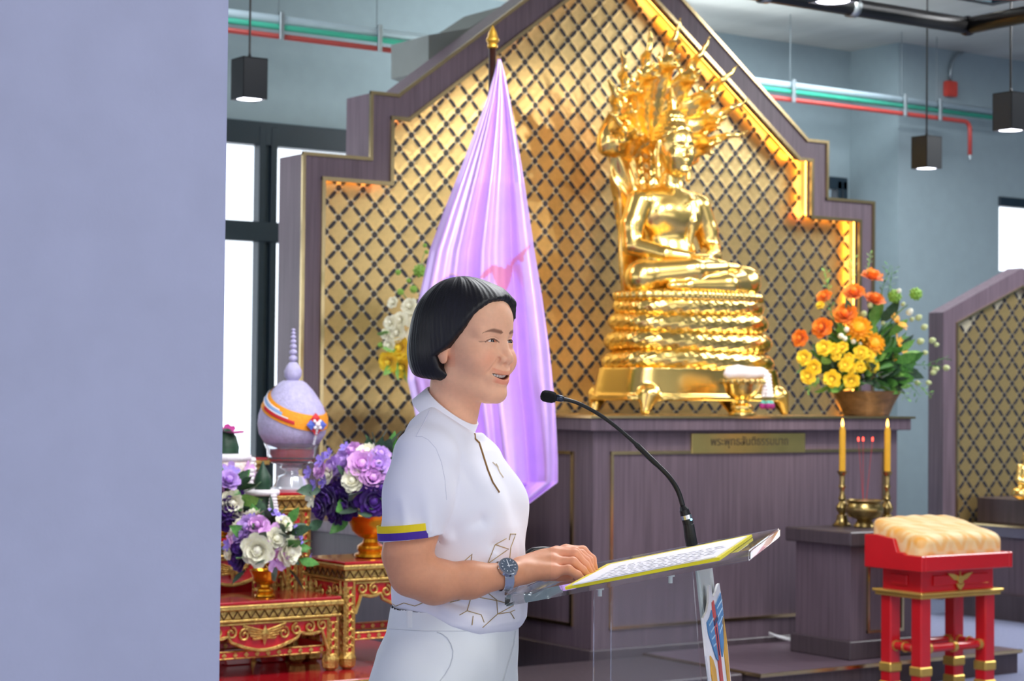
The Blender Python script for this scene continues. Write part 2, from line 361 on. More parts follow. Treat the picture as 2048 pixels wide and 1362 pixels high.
# front-right... the near corner is at q1; box spans to -x side face (left) and front face (right)
PX0, PX1, PY0, PY1 = 0, .53, 0, .43
MB().box(.02, PX1-.02, .02, PY1-.02, 0, H-.05).build('body', m_wood, PD)
MB().box(0, PX1, 0, PY1, 0, .09).build('plinth', m_woodd, PD, bevel=.004)
MB().box(-.02, PX1+.02, -.02, PY1+.02, H-.07, H).build('top', m_woodd, PD, bevel=.006)
b = strip(MB(), rect(.135, .37, .13, .47), .014, .008, .022); b.build('front_moulding', m_brass, PD)
# ------------------------------------------------------------------ right shrine
XB = 9.62; C2 = 10.37
T2 = thing('gabled_shrine_panel', 'smaller gabled wood frame with gold diamond lattice at the right edge', 'backdrop', (C2, YB, 0))
e_ = onY(1887, 624.6, YB); ap = onY(2036, 541, YB); gi = onY(1913.6, 646.7, YB); ga = onY(2040, 576, YB); gb = onY(1911, 1020, YB)
h2 = C2-e_[0]; o2 = [(h2, .1), (h2, e_[2]), (0, e_[2]+(ap[2]-e_[2])/(ap[0]-e_[0])*h2)]
gx = C2-gi[0]; i2 = [(gx, .15), (gx, gi[2]), (0, gi[2]+(ga[2]-gi[2])/(ga[0]-gi[0])*gx)]
def half1(p, cx): return [(cx+x, z) for x, z in p]+[(cx-x, z) for x, z in p[:-1][::-1]]
local(ring_prism(MB(), half1(o2, C2), half1(i2, C2), YB, YB+.13).build('frame', m_wood, T2), T2)
local(MB().prism(half1([(h2-.02, .1), (h2-.02, o2[1][1]-.02), (0, o2[2][1]-.02)], C2), 'y', YB+.04, YB+.125).build('panel', m_panel, T2), T2)
b = strip(MB(), half1(i2, C2), .014, YB-.01, YB+.004); local(b.build('inner_trim', m_brass, T2), T2)
nd = onY(1931.2, 669.5, YB+.04)
lattice(T2, half1([(gx-.01, .2), (gx-.01, i2[1][1]-.01), (0, i2[2][1]-.01)], C2), YB+.04, nd[0], nd[2], .1486*1.0, .1575, .2, 400)
A2 = thing('side_altar', 'dark wood altar cabinet with pale gold top edge below the gabled panel', 'altar', (10.37, 8.0, 0))
az = onX(2000, 1049, 9.80)[2]
local(MB().box(9.80, 10.95, 7.95, YB-.02, .12, az-.06).build('body', m_wood, A2), A2)
local(MB().box(9.77, 10.98, 7.92, YB-.015, az-.075, az-.012).build('top_edge', M('laminate_light', '6f6e80', .35, var=.1), A2), A2)
local(MB().box(9.76, 10.99, 7.91, YB-.012, az-.012, az).build('top_trim', m_brass, A2), A2)
local(MB().box(9.77, 10.97, 7.92, YB-.02, 0, .16).build('plinth', m_woodd, A2), A2)
st = tag(MB().box(9.5, 11.0, 7.3, 7.9, 0, .10).build('stone_step', M('step_grey', '77808f', .5, var=.05), None), 'grey step under the side altar at the right edge', 'step')
bz = onX(1985, 1010, 9.98)[2]
RB = tag(MB().box(9.9, 10.8, 8.35, YB-.03, az, az+.16).build('riser_box', m_woodd, None, bevel=.004), 'dark wood riser box standing on the side altar top', 'riser')
# ------------------------------------------------------------------ services
def pend(px, py, dz, label, nn):
    D = (2.75-1.4)*3982/(789+.0097*(px-1024)-py); c = atD(px, py, D)
    return c
m_pend = M('pendant_housing', '10161c', .45, var=.05); m_lens = M('lamp_lens', 'ffffff', .3, emit=6, ecol='f0f0ff', var=0)
pl = [(498, 200, 'black square pendant light beside the foreground column', ), (1853, 338, 'black square pendant light hanging left of the red junction box wall'), (2021, 262, 'largest black square pendant light at the right edge'), (1666, 5, 'black square pendant light cut by the top edge of the photo')]
PR = None
for px, py, lb in pl:
    c = pend(px, py, 0, lb, 0)
    if PR is None:
        PR = thing('pendant_light', lb, 'lamp', (c[0], c[1], 2.75), group='black square pendant lights')
        b = MB(); s_ = .0625
        b.box(-s_, s_, -s_, s_, .184, .19).box(-s_, s_, -s_, -s_+.004, 0, .19).box(-s_, s_, s_-.004, s_, 0, .19).box(-s_, -s_+.004, -s_, s_, 0, .19).box(s_-.004, s_, -s_, s_, 0, .19)
        b.build('housing', m_pend, PR)
        MB().lathe([(.058, .003), (.058, .012)], 24).build('lens', m_lens, PR)
        MB().tube([(0, 0, .19), (0, 0, .215), (0, 0, CEIL-2.75)], [.012, .0055, .0055], 8).build('cord', m_black, PR)
    else: dup(PR, (c[0], c[1], 2.75), label=lb)
del PR['group']
for o in scene.objects:
    if o.name.startswith('pendant_light') and 'group' in o: del o['group']
    if o.name.startswith('pendant_light'): o['group'] = 'black square pendant lights'
YPI = 10.55
def hline(px, py, Y): q = onY(px, py, Y); return q[2]
m_pg = M('pipe_grey', 'a9bcc6', .4, var=.03); m_pgr = M('pipe_green', '3fae92', .35, var=.04); m_pr = M('pipe_red', 'a8413c', .35, var=.05); m_zinc = M('galvanised', '9aa5ab', .35, .7, var=.1)
zg = hline(462, 27, YPI); zgr = hline(462, 43, YPI); zr = hline(462, 61, YPI)
sc1 = 12.0/3982
XE = onY(1985, 230, YPI)[0]
tag(MB().tube([(2, YPI, zg), (XE+.6, YPI, zg)], .027, 16).build('conduit_pipe', m_pg, None, smooth=True, normals=False), 'pale grey pipe, topmost of the three run along the back wall', 'pipe')
tag(MB().tube([(2, YPI-.012, zgr), (XE+.35, YPI-.012, zgr)], .018, 12).build('conduit_pipe', m_pgr, None, smooth=True, normals=False), 'green pipe between the pale grey and the red pipe', 'pipe')
xr = onY(1940, 232, YPI)[0]; zt = onY(1940, 310, YPI)[2]
pts = [(2, YPI, zr), (xr-.06, YPI, zr)]+[(xr-.06+.06*math.sin(t), YPI, zr-.06+.06*math.cos(t)) for t in (.4, .8, 1.2, 1.57)]+[(xr, YPI, zt)]
R_ = thing('sprinkler_pipe', 'red sprinkler pipe bending down at its right end', 'pipe', (xr, YPI, zt)); R_.location = (0, 0, 0)
MB().tube(pts, .017, 12).build('pipe', m_pr, R_, smooth=True, normals=False)
MB().tube([(xr, YPI, zt), (xr, YPI, zt-.03), (xr, YPI, zt-.05)], [.012, .012, .004], 10).build('sprinkler_head', m_zinc, R_)
# pipe hangers
hp = None
for px, lb in ((557, ''), (753, 'galvanised pipe hanger just left of the large stepped backdrop roof'), (1580, 'galvanised pipe hanger just right of the large stepped backdrop roof'), (1803, 'galvanised pipe hanger at the wall corner left of the pendant light cord'), (1873, 'galvanised pipe hanger between the pendant cord and the red box')):
    x_ = onY(px, 100+.115*(px-800), YPI)[0]
    if hp is None:
        hp = thing('pipe_hanger', 'galvanised pipe hanger above the window, nearest to the left column', 'hanger', (x_, YPI-.03, zr), group='pipe hangers along the back wall')
        MB().tube([(0, .03, zg-zr), (0, .03, CEIL-zr)], .003, 6).build('rod', M('rod_grey', '5f6a70', .5), hp)
        MB().box(-.014, .014, -.02, 0, -.025, zg-zr+.04).build('clamp', m_zinc, hp, bevel=.003)
    else: dup(hp, (x_, YPI-.03, zr), label=lb)
# red junction box and flexible conduit on the wall
jq = onY(1901, 178, YR-.03); jb = thing('junction_box', 'small red junction box with curved grey conduit high on the right wall', 'junction box', (jq[0], YR, jq[2]))
MB().box(-.055, .055, -.06, 0, -.06, .06).build('box', M('box_red', 'c0443a', .4), jb, bevel=.008, bseg=2)
MB().tube([(0, -.03, .06), (0, -.03, .15), (.02, -.03, .22), (.07, -.03, .28), (.14, -.03, .30)], .012, 8).build('conduit', m_zinc, jb, smooth=True, normals=False)
# black ceiling pipe with elbow
YQ = 7.6
a_ = atD(1400, -22, 9.0); c_ = atD(1935, 62, 9.9); zq = c_[2]
def zp(px, py): return onZ(px, py, zq)
P1 = zp(1935, 52); P2 = onY(1400, -30, P1[1]); P1 = (P1[0], P1[1], zq); P0 = (3.0, P1[1], zq)
P3 = (P1[0], P1[1]-5, zq)
bp = thing('ceiling_drain_pipe', 'thick black pipe with an elbow under the ceiling at top right', 'pipe', (P1[0], P1[1], zq))
MB().tube([(-6, 0, 0), (0, 0, 0)], .042, 14).build('pipe', m_black, bp, smooth=True, normals=False)
MB().tube([(0, .0, 0), (0, -5, 0)], .042, 14).build('pipe', m_black, bp, smooth=True, normals=False)
MB().sphere((0, 0, 0), .05, 14, 10).build('elbow', m_black, bp, smooth=True)
for dx_ in (-.8, -1.35, -2.6): MB().tube([(dx_, 0, -.0), (dx_+.04, 0, 0)], .05, 14).build('clamp', m_zinc, bp, smooth=True, normals=False)
cy = thing('cable_tray', 'dark metal trunking with small round fittings beside the black ceiling pipe', 'trunking', (P1[0], P1[1]-.12, zq+.10))
MB().box(.05, .10, -4, .0, 0, .05).build('trunk', m_frame, cy); MB().box(-5, .1, -.0, .05, 0, .05).build('trunk', m_frame, cy)
m_br = M('bronze_fitting', '5d5326', .4, .5)
for dx_ in (-.42, -.30): MB().sphere((dx_, .02, .07), .028, 10, 6).build('fitting', m_br, cy)
for dy_ in (-.9, -1.1): MB().sphere((.07, dy_, .07), .028, 10, 6).build('fitting', m_br, cy)
rq = atD(2010, 0, 7.5)
tag(MB().tube([(rq[0]-.15, rq[1]+.1, rq[2]+.03), (rq[0]+.6, rq[1]-.4, rq[2]+.03)], .03, 12).build('red_pipe', m_pr, None, smooth=True, normals=False), 'red pipe crossing the top right corner of the photo', 'pipe')
# white cables behind the pedestal
q0 = onY(1538, 1272, AY-.03)
tag(MB().tube([(q0[0], AY-.03, .17), (q0[0]+.03, AY-.08, .15), (q0[0]+.1, AY-.14, .127), (q0[0]+.2, AY-.16, .127), (q0[0]+.30, AY-.13, .127), (q0[0]+.42, AY-.12, .127)], .006, 6).tube([(q0[0], AY-.03, .165), (q0[0]+.1, AY-.06, .14), (q0[0]+.3, AY-.09, .127), (q0[0]+.5, AY-.1, .127)], .005, 6).build('power_cable', m_white, None, smooth=True, normals=False), 'white cable coming out at the foot of the large altar', 'cable')
Fh = np.array([math.cos(YAW), math.sin(YAW), 0])
# ------------------------------------------------------------------ signed distance modelling
def A3(*p): return np.array(p, np.float64)
def smin(a, b, k):
    h = np.clip(.5+.5*(b-a)/k, 0, 1); return b*(1-h)+a*h-k*h*(1-h)
def smax(a, b, k): return -smin(-a, -b, k)
def cap(P, a, b, ra, rb=None):
    rb = ra if rb is None else rb; a = np.asarray(a, float); b = np.asarray(b, float); ab = b-a
    t = np.clip(((P-a)@ab)/(ab@ab+1e-12), 0, 1)
    return np.linalg.norm(P-a-t[:, None]*ab, axis=1)-(ra+(rb-ra)*t)
def ell(P, c, r, ax=None):
    q = P-np.asarray(c, float)
    if ax is not None: q = q@np.asarray(ax, float).T
    r = np.asarray(r, float); k0 = np.linalg.norm(q/r, axis=1); k1 = np.linalg.norm(q/(r*r), axis=1)+1e-9
    return k0*(k0-1)/k1
def boxd(P, c, h, rr=0, ax=None):
    q = P-np.asarray(c, float)
    if ax is not None: q = q@np.asarray(ax, float).T
    q = np.abs(q)-(np.asarray(h, float)-rr)
    return np.linalg.norm(np.maximum(q, 0), axis=1)+np.minimum(q.max(1), 0)-rr
def chain(P, pts, rs, k=.01):
    d = None
    for i in range(len(pts)-1):
        e = cap(P, pts[i], pts[i+1], rs[i], rs[i+1]); d = e if d is None else smin(d, e, k)
    return d
def rotz(a): c, s = math.cos(a), math.sin(a); return np.array([[c, s, 0], [-s, c, 0], [0, 0, 1]])
def sdf_mesh(fn, lo, hi, h, name='m', refine=1, K=4):
    lo = np.array(lo, float)-2*h; hi = np.array(hi, float)+2*h
    nb = np.maximum(2, np.ceil((hi-lo)/(h*K)).astype(int)); n = nb*K+1
    bc = np.stack(np.meshgrid(*[lo[i]+(np.arange(nb[i])+.5)*K*h for i in range(3)], indexing='ij'), -1).reshape(-1, 3)
    def ev(P):
        out = np.empty(len(P))
        for i in range(0, len(P), 120000): out[i:i+120000] = fn(P[i:i+120000])
        return out
    db = ev(bc).reshape(nb)
    D = np.repeat(np.repeat(np.repeat(np.sign(db)*9., K, 0), K, 1), K, 2); D = np.pad(D, ((0, 1),)*3, mode='edge')
    act = np.abs(db) < K*h*.87*1.5
    ii = np.argwhere(act)
    off = np.stack(np.meshgrid(*[np.arange(K+1)]*3, indexing='ij'), -1).reshape(-1, 3)
    mask = np.zeros(n, bool)
    for o in off: mask[ii[:, 0]*K+o[0], ii[:, 1]*K+o[1], ii[:, 2]*K+o[2]] = True
    idx = np.argwhere(mask); D[mask] = ev(lo+idx*h)
    S = D < 0
    c = [(i, j, k) for i in (0, 1) for j in (0, 1) for k in (0, 1)]
    m = [s-1 for s in n]
    cnt = sum(S[i:i+m[0], j:j+m[1], k:k+m[2]].astype(np.int8) for i, j, k in c)
    cells = np.argwhere((cnt > 0) & (cnt < 8))
    vid = -np.ones(m, np.int64); vid[cells[:, 0], cells[:, 1], cells[:, 2]] = np.arange(len(cells))
    acc = np.zeros((len(cells), 3)); num = np.zeros(len(cells))
    for a in c:
        for ax in range(3):
            if a[ax]: continue
            b = list(a); b[ax] = 1
            da = D[cells[:, 0]+a[0], cells[:, 1]+a[1], cells[:, 2]+a[2]]; dbb = D[cells[:, 0]+b[0], cells[:, 1]+b[1], cells[:, 2]+b[2]]
            x = (da < 0) != (dbb < 0); t = np.where(x, da/(da-dbb+1e-12), 0)
            p = np.array(a, float)[None]+t[:, None]*(np.array(b)-np.array(a))[None]
            acc[x] += p[x]; num[x] += 1
    V = lo+(cells+acc/np.maximum(num, 1)[:, None])*h
    quads = []
    for ax in range(3):
        u, v = (ax+1) % 3, (ax+2) % 3
        sl0 = [slice(None)]*3; sl1 = [slice(None)]*3; sl0[ax] = slice(0, n[ax]-1); sl1[ax] = slice(1, n[ax])
        X = S[tuple(sl0)] != S[tuple(sl1)]; e = np.argwhere(X)
        ok = (e[:, u] > 0) & (e[:, v] > 0) & (e[:, u] < n[u]-1) & (e[:, v] < n[v]-1); e = e[ok]
        def g(du, dv):
            q = e.copy(); q[:, u] -= du; q[:, v] -= dv; return vid[q[:, 0], q[:, 1], q[:, 2]]
        Q = np.stack([g(1, 1), g(0, 1), g(0, 0), g(1, 0)], 1)
        s = S[e[:, 0], e[:, 1], e[:, 2]]; Q[~s] = Q[~s][:, ::-1]; quads.append(Q)
    Q = np.concatenate(quads)
    for _ in range(refine):
        d0 = ev(V); g_ = np.stack([ev(V+np.eye(3)[i]*h*.5)-d0 for i in range(3)], 1)/(h*.5)
        nn = (g_*g_).sum(1)+1e-6; st = np.clip(d0/nn, -h, h); V = V-g_*st[:, None]
    me = bpy.data.meshes.new(name); me.vertices.add(len(V)); me.vertices.foreach_set('co', V.ravel())
    me.loops.add(len(Q)*4); me.loops.foreach_set('vertex_index', Q.ravel().astype(np.int32))
    me.polygons.add(len(Q)); me.polygons.foreach_set('loop_start', np.arange(0, len(Q)*4, 4, dtype=np.int32)); me.polygons.foreach_set('loop_total', np.full(len(Q), 4, np.int32))
    me.update(); me.validate(); me.shade_smooth(); return me
def keep_big(me, k=1):
    return me
def sdf_obj(name, fn, lo, hi, h, mat, parent=None, color=None, loc=None, refine=1):
    me = sdf_mesh(fn, lo, hi, h, name, refine)
    if color is not None:
        n = len(me.vertices); co = np.empty(n*3); me.vertices.foreach_get('co', co)
        c = color(co.reshape(-1, 3)); at = me.color_attributes.new('tint', 'FLOAT_COLOR', 'POINT'); at.data.foreach_set('color', np.c_[c, np.ones(n)].ravel())
    o = bpy.data.objects.new(name, me); me.materials.append(mat)
    if parent is not None:
        me.transform(Matrix.Translation(-Vector(parent.location)))
    return put(o, parent)
def sstep(a, b, x): t = np.clip((x-a)/(b-a), 0, 1); return t*t*(3-2*t)
# ------------------------------------------------------------------ golden statue under the serpent hood
SX, SY0 = 6.943, 8.54
ST = thing('golden_statue', 'large golden seated statue sheltered by a many headed serpent hood on a coiled base', 'statue', (6.943, 8.42, AZ))
def sobj(name, fn, lo, hi, h, refine=1, mat=None):
    return sdf_obj(name, fn, lo, hi, h, mat or m_gold, ST, refine=refine)
def foot(P, A, B, ex, cy):
    x = P[:, 0]-SX; y = P[:, 1]-cy; r = (np.abs(x/A)**ex+np.abs(y/B)**ex)**(1/ex); return (r-1)*min(A, B)
BY = 8.37
def plinth(P):
    z = P[:, 2]; t = np.clip((z-1.375)/.17, 0, 1); A = .530-.035*t; B = .270-.02*t
    x = P[:, 0]-SX; y = P[:, 1]-BY; ex = 4.5; r = (np.abs(x/A)**ex+np.abs(y/B)**ex)**(1/ex); d = (r-1)*B
    d = np.maximum(d, np.maximum(z-1.545, 1.385-z))-.004
    rim = np.maximum(np.abs((( np.abs(x/.540)**ex+np.abs(y/.280)**ex)**(1/ex)-1)*.35+.012)-.012, np.abs(z-1.39)-.010)-.004
    d = smin(d, rim, .01)
    for sx in (-1, 1):
        for yy in (BY-.225, BY+.215):
            l = cap(P, (SX+sx*.455, yy, 1.40), (SX+sx*.485, yy-.01, 1.325), .055, .026); l = np.maximum(l, 1.303-z); d = smin(d, l, .02)
    return d
sobj('plinth', plinth, (SX-.65, BY-.42, AZ), (SX+.65, BY+.42, 1.57), .008)
def tier(k):
    zc, A, B, rt = ((1.585, .510, .27, .058), (1.690, .495, .265, .056), (1.790, .470, .255, .054), (1.880, .440, .245, .050))[k]
    def f(P):
        x = P[:, 0]-SX; y = P[:, 1]-BY; th = np.arctan2(y/B, x/A)
        zz = P[:, 2]-zc-.008*np.sin(th*2+k*1.3)
        e = foot(P, A, B, 3.0, BY)+rt
        d = np.sqrt(np.maximum(e, 0)**2+zz**2)-rt
        s = th*(A+B)/2*75
        return d*.9-.0035*np.abs(np.sin(s+zz*60))*sstep(.02, -.01, np.abs(e)-.05)-.0025*np.abs(np.sin(s*.5-zz*90))
    return f
for k in range(4):
    zc = (1.585, 1.690, 1.790, 1.880)[k]; sobj('serpent_coil', tier(k), (SX-.56, BY-.36, zc-.075), (SX+.56, BY+.36, zc+.075), .0075, 0)
def cush(P):
    e = foot(P, .445, .255, 2.8, BY)+.02; z = P[:, 2]-1.935; d = np.sqrt(np.maximum(e, 0)**2+np.maximum(np.abs(z)-.006, 0)**2)-.02
    th = np.arctan2(P[:, 1]-BY, P[:, 0]-SX); return d-.003*np.sin(th*60)
sobj('seat_edge', cush, (SX-.46, BY-.3, 1.90), (SX+.46, BY+.3, 1.97), .0075, 0)
def S(x, y, z): return A3(SX+x, y, z)
def fig(P):
    q = P.copy(); z = P[:, 2]
    d = ell(P, S(0, 8.55, 2.39), (.205, .125, .16))
    d = smin(d, ell(P, S(0, 8.55, 2.17), (.170, .12, .15)), .05)
    d = smin(d, cap(P, S(-.17, 8.55, 2.475), S(.17, 8.55, 2.475), .062), .05)
    d = smin(d, ell(P, S(0, 8.55, 2.03), (.19, .14, .09)), .05)
    d = smin(d, chain(P, [S(0, 8.55, 2.50), S(0, 8.54, 2.61)], [.062, .050], .02), .03)
    for k in (0, 1, 2): d = smin(d, np.sqrt((np.sqrt((P[:, 0]-SX)**2+(P[:, 1]-8.545)**2)-.050)**2+(z-(2.55+.02*k))**2)-.003, .004)
    for s in (-1, 1):
        d = smin(d, ell(P, S(s*.075, 8.475, 2.40), (.07, .04, .06)), .03)
        a = chain(P, [S(s*.205, 8.55, 2.455), S(s*.262, 8.545, 2.33), S(s*.278, 8.52, 2.215)], [.074, .064, .054], .02)
        a = smin(a, chain(P, [S(s*.278, 8.52, 2.215), S(s*.17, 8.37, 2.165), S(s*.06, 8.285, 2.150)], [.054, .045, .030], .015), .012)
        a = smin(a, ell(P, S(s*.01, 8.265, 2.145+.012*s), (.075, .035, .016)), .012)
        d = smin(d, a, .012)
        for f_ in range(4): d = smin(d, cap(P, S(s*.02, 8.255+f_*.014-.02, 2.148+.012*s), S(-s*.075, 8.250+f_*.014-.02, 2.146+.012*s), .008), .003)
    # crossed legs
    L = chain(P, [S(.09, 8.54, 2.045), S(.36, 8.33, 2.030)], [.110, .092], .03); L = smin(L, chain(P, [S(.35, 8.34, 2.020), S(.12, 8.20, 2.000), S(-.14, 8.20, 1.99)], [.086, .066, .045], .02), .02)
    Rr = chain(P, [S(-.09, 8.54, 2.045), S(-.36, 8.33, 2.030)], [.110, .092], .03); Rr = smin(Rr, chain(P, [S(-.35, 8.34, 2.035), S(-.10, 8.22, 2.070), S(.12, 8.25, 2.095)], [.086, .066, .045], .02), .02)
    Rr = smin(Rr, ell(P, S(.18, 8.26, 2.105), (.10, .04, .025)), .02)
    L = smin(L, ell(P, S(-.20, 8.20, 1.985), (.09, .04, .03)), .02)
    d = smin(d, smin(L, Rr, .01), .02)
    # robe edge and sash
    d = smin(d, chain(P, [S(.10, 8.56, 2.545), S(.085, 8.455, 2.47), S(.075, 8.425, 2.36), S(.065, 8.45, 2.22)], [.016]*4, .01)*1.0, .012)
    d = d-.004*np.exp(-((P[:, 0]-SX-.115)/.008)**2)*(P[:, 1] < 8.52)*(z > 2.2)*(z < 2.5)-.004*np.exp(-((P[:, 0]-SX-.145)/.007)**2)*(P[:, 1] < 8.53)*(z > 2.2)*(z < 2.5)
    d = smin(d, chain(P, [S(-.21, 8.60, 2.40), S(-.10, 8.455, 2.37), S(.05, 8.43, 2.46)], [.004]*3, .003), .010)
    d = np.maximum(d, 1.945-z)
    return d
sobj('body', fig, (SX-.47, 8.1, 1.93), (SX+.47, 8.72, 2.66), .0075)
HZ = 2.755
def bhead(P):
    q = (P-A3(SX, 8.515, HZ))/1.14; q[:, 0] = np.abs(q[:, 0]); x, y, z = q.T
    d = ell(q, (0, .005, .03), (.092, .108, .112)); d = smin(d, ell(q, (0, -.03, -.045), (.070, .072, .090)), .03)
    d = smin(d, ell(q, (.038, -.066, -.035), (.030, .028, .035)), .02)
    d = smax(d, -ell(q, (.038, -.108, .012), (.030, .022, .014)), .010); d = smin(d, ell(q, (.037, -.077, .004), (.024, .018, .014)), .005)
    d = smin(d, chain(q, [(.007, -.088, .030), (.030, -.092, .038), (.062, -.074, .028)], [.004]*3, .004), .006)
    d = smin(d, chain(q, [(0, -.090, .028), (0, -.108, -.018), (0, -.113, -.030)], [.008, .010, .012], .005), .008)
    d = smin(d, ell(q, (.012, -.098, -.034), (.010, .010, .008)), .005)
    d = smin(d, chain(q, [(0, -.100, -.060), (.024, -.089, -.056)], [.008, .004], .003), .004); d = smin(d, chain(q, [(0, -.098, -.073), (.018, -.090, -.068)], [.008, .004], .003), .004)
    d = smin(d, ell(q, (0, -.082, -.105), (.024, .022, .020)), .012)
    e = chain(q, [(.092, -.002, .035), (.099, .005, -.02), (.094, .0, -.085), (.090, -.004, -.135)], [.014, .013, .012, .013], .01)
    e = smax(e, -chain(q, [(.108, -.002, .02), (.112, .0, -.09)], [.008, .006], .004), .004)
    return smin(d, e, .008)*1.14
sobj('head', bhead, (SX-.15, 8.34, 2.58), (SX+.15, 8.68, 2.93), .005)
def bhair(P):
    q = (P-A3(SX, 8.515, HZ))/1.14; x, y, z = q.T
    d = ell(q, (0, .012, .035), (.102, .114, .122)); d = smin(d, ell(q, (0, .01, .145), (.058, .060, .060)), .02)
    d = smax(d, -(z-.045-.10*(np.clip(.02-y, -.06, 1))*.9+.5*np.clip(y-.0, 0, 1)), .006)
    d = smax(d, (-(y+.045)-1.2*(z-.058)), .004)
    th = np.arctan2(y, x)*1.0; ph = z
    return (d*.9-.0048*(np.sin(th*15+3.14*np.floor(z/.021))*.5+.5)*(.5+.5*np.cos(z/.021*2*np.pi)))*1.14
sobj('hair_curls', bhair, (SX-.14, 8.35, 2.72), (SX+.14, 8.70, 3.02), .0056, 0)
def flame(P): return smin(chain(P, [S(0, 8.53, 2.97), S(0, 8.53, 3.02), S(0, 8.535, 3.12)], [.030, .024, .004], .01), chain(P, [S(-.012, 8.50, 2.98), S(-.026, 8.50, 3.05)], [.016, .003], .01), .01)
sobj('flame_finial', flame, (SX-.06, 8.46, 2.92), (SX+.06, 8.60, 3.14), .006)
def hood(P):
    x = P[:, 0]-SX; z = P[:, 2]
    yy = P[:, 1]+.9*x*x
    Q = np.stack([x, yy, z], 1)
    d = ell(Q, (0, 8.80, 2.78), (.29, .045, .34))
    d = smin(d, ell(Q, (0, 8.79, 2.30), (.185, .055, .55)), .12)
    an = np.arctan2(x, z-2.3); d = d-.008*np.cos(an*26)*sstep(2.45, 2.7, z)
    d = d-.003*np.sin(z*110+np.cos(an*26))*sstep(.12, .0, np.abs(x)-.02)
    return np.maximum(d, 1.90-z)
sobj('serpent_hood', hood, (SX-.37, 8.62, 1.88), (SX+.37, 8.90, 3.32), .009)
tips = [(-.50, 2.92), (-.51, 3.10), (-.42, 3.27), (-.215, 3.41), (0, 3.49), (.215, 3.41), (.42, 3.27), (.51, 3.09), (.50, 2.90)]
def naga(i):
    tx_, tz_ = tips[i]; v = np.array([tx_, tz_-2.72]); L = np.linalg.norm(v); v /= L; out = A3(v[0], 0, v[1]); perp = A3(-v[1], 0, v[0])
    o = A3(SX, 8.76, 2.72)
    root = o+out*.12; mid = o+out*(.30)+A3(0, -.03, 0); nk = o+out*(L-.32)+A3(0, -.10, 0); hd = o+out*(L-.25)+A3(0, -.19, .0)
    sn = hd+A3(0, -.085, 0)-out*.012+out*.02; tip = A3(SX+tx_, 8.46, tz_)
    def f(P):
        Q = P-o; s = Q@out; w = Q@perp; yy = Q[:, 1]
        P2 = P-np.outer(w*.42, perp)       # flattened, blade-like neck
        d = chain(P2, [root, mid, nk, hd], [.055, .060, .044, .033], .03)
        P3 = P
        d = smin(d, chain(P3, [hd-A3(0, -.02, 0), hd+A3(0, -.04, 0)], [.040, .034], .02), .02)
        d = smin(d, chain(P3, [hd+A3(0, -.03, 0)+out*.012, sn+out*.018, sn+A3(0, -.02, 0)+out*.034], [.026, .016, .007], .01), .012)
        d = smin(d, chain(P3, [hd+A3(0, -.02, 0)-out*.020, sn-out*.030, sn-out*.050], [.020, .012, .005], .01), .010)
        # flaming crest up to the tip
        c = chain(P3, [hd+out*.02, hd+out*.09+A3(0, -.01, 0), hd*.5+tip*.5+A3(0, -.015, 0)+perp*.010, hd*.25+tip*.75-perp*.008, tip], [.030, .026, .017, .013, .003], .012)
        d = smin(d, c, .015)
        for kk in (-1, 1):
            d = smin(d, chain(P3, [hd+perp*kk*.03, hd+perp*kk*.062+out*.03, hd+perp*kk*.055+out*.075], [.014, .010, .003], .01), .008)
            d = smin(d, cap(P3, nk+perp*kk*.03, nk+perp*kk*.07+out*.03, .016, .003), .01)
        return d+.0012*np.sin(s*130)*np.cos(w*120)
    pts = np.array([root, mid, nk, hd, sn, tip]); lo = pts.min(0)-.09; hi = pts.max(0)+.09
    sobj('serpent_head', f, lo, hi, .0085, 0)
for i in range(9): naga(i)
# ------------------------------------------------------------------ lathe helpers for ritual ware
m_amber = M('amber_gold_glaze', 'e09a1e', .22, .75, var=.12, scale=30)
def bowl(name, label, cat, loc, s=1.0, mat=None):
    t = thing(name, label, cat, loc)
    MB().lathe([(.050*s, 0), (.062*s, .004*s), (.060*s, .014*s), (.046*s, .020*s), (.052*s, .030*s), (.050*s, .044*s), (.030*s, .058*s), (.028*s, .070*s)], 20).build('foot', mat or m_amber, t, angle=40)
    MB().lathe([(.028*s, .070*s), (.050*s, .080*s), (.072*s, .100*s), (.082*s, .130*s), (.092*s, .150*s), (.098*s, .158*s), (.092*s, .160*s), (.078*s, .135*s), (.02*s, .09*s)], 24).build('bowl', mat or m_amber, t, angle=40)
    return t
def scallop_rim(t, s, z, n=18, mat=None):
    b = MB()
    for i in range(n):
        a = 2*math.pi*i/n; b.sphere((.097*s*math.cos(a), .097*s*math.sin(a), z), .012*s, 6, 4)
    b.build('beaded_rim', mat or m_amber, t)
m_thread = M('garland_white', 'efe9ee', .8, var=.06, scale=90, bump=.3, bscale=200); m_mag = M('garland_magenta', '8c1d6b', .7, var=.2, scale=60); m_teal = M('garland_teal', '5fb3a6', .7, var=.1); m_pinkw = M('garland_pink', 'e8c6d6', .8, var=.1)
def tassel(t, x, y, z, L, w=.02, nm='tassel'):
    b = MB(); b2 = MB(); b3 = MB()
    for i, (dx, dy) in enumerate(((-w, 0), (-w*.3, -w*.5), (w*.4, -w*.4), (w, 0), (0, w*.6))):
        n = 7
        for k in range(n):
            f = k/n; zz = z-L*.72*f; b.sphere((x+dx*(.5+f), y+dy*(.5+f), zz), L*.075, 7, 5, (1, 1, .8))
        zz = z-L*.76; b2.lathe([(L*.03, 0), (L*.055, -L*.04), (L*.065, -L*.10)], 7, (x+dx*1.5, y+dy*1.5, zz))
        b3.sphere((x+dx*1.6, y+dy*1.6, z-L*.92), L*.085, 7, 5, (1, 1, 1.2))
    o = b.build(nm, m_thread, t); b2.build('teal_cap', m_teal, o); b3.build('magenta_bud', m_mag, o)
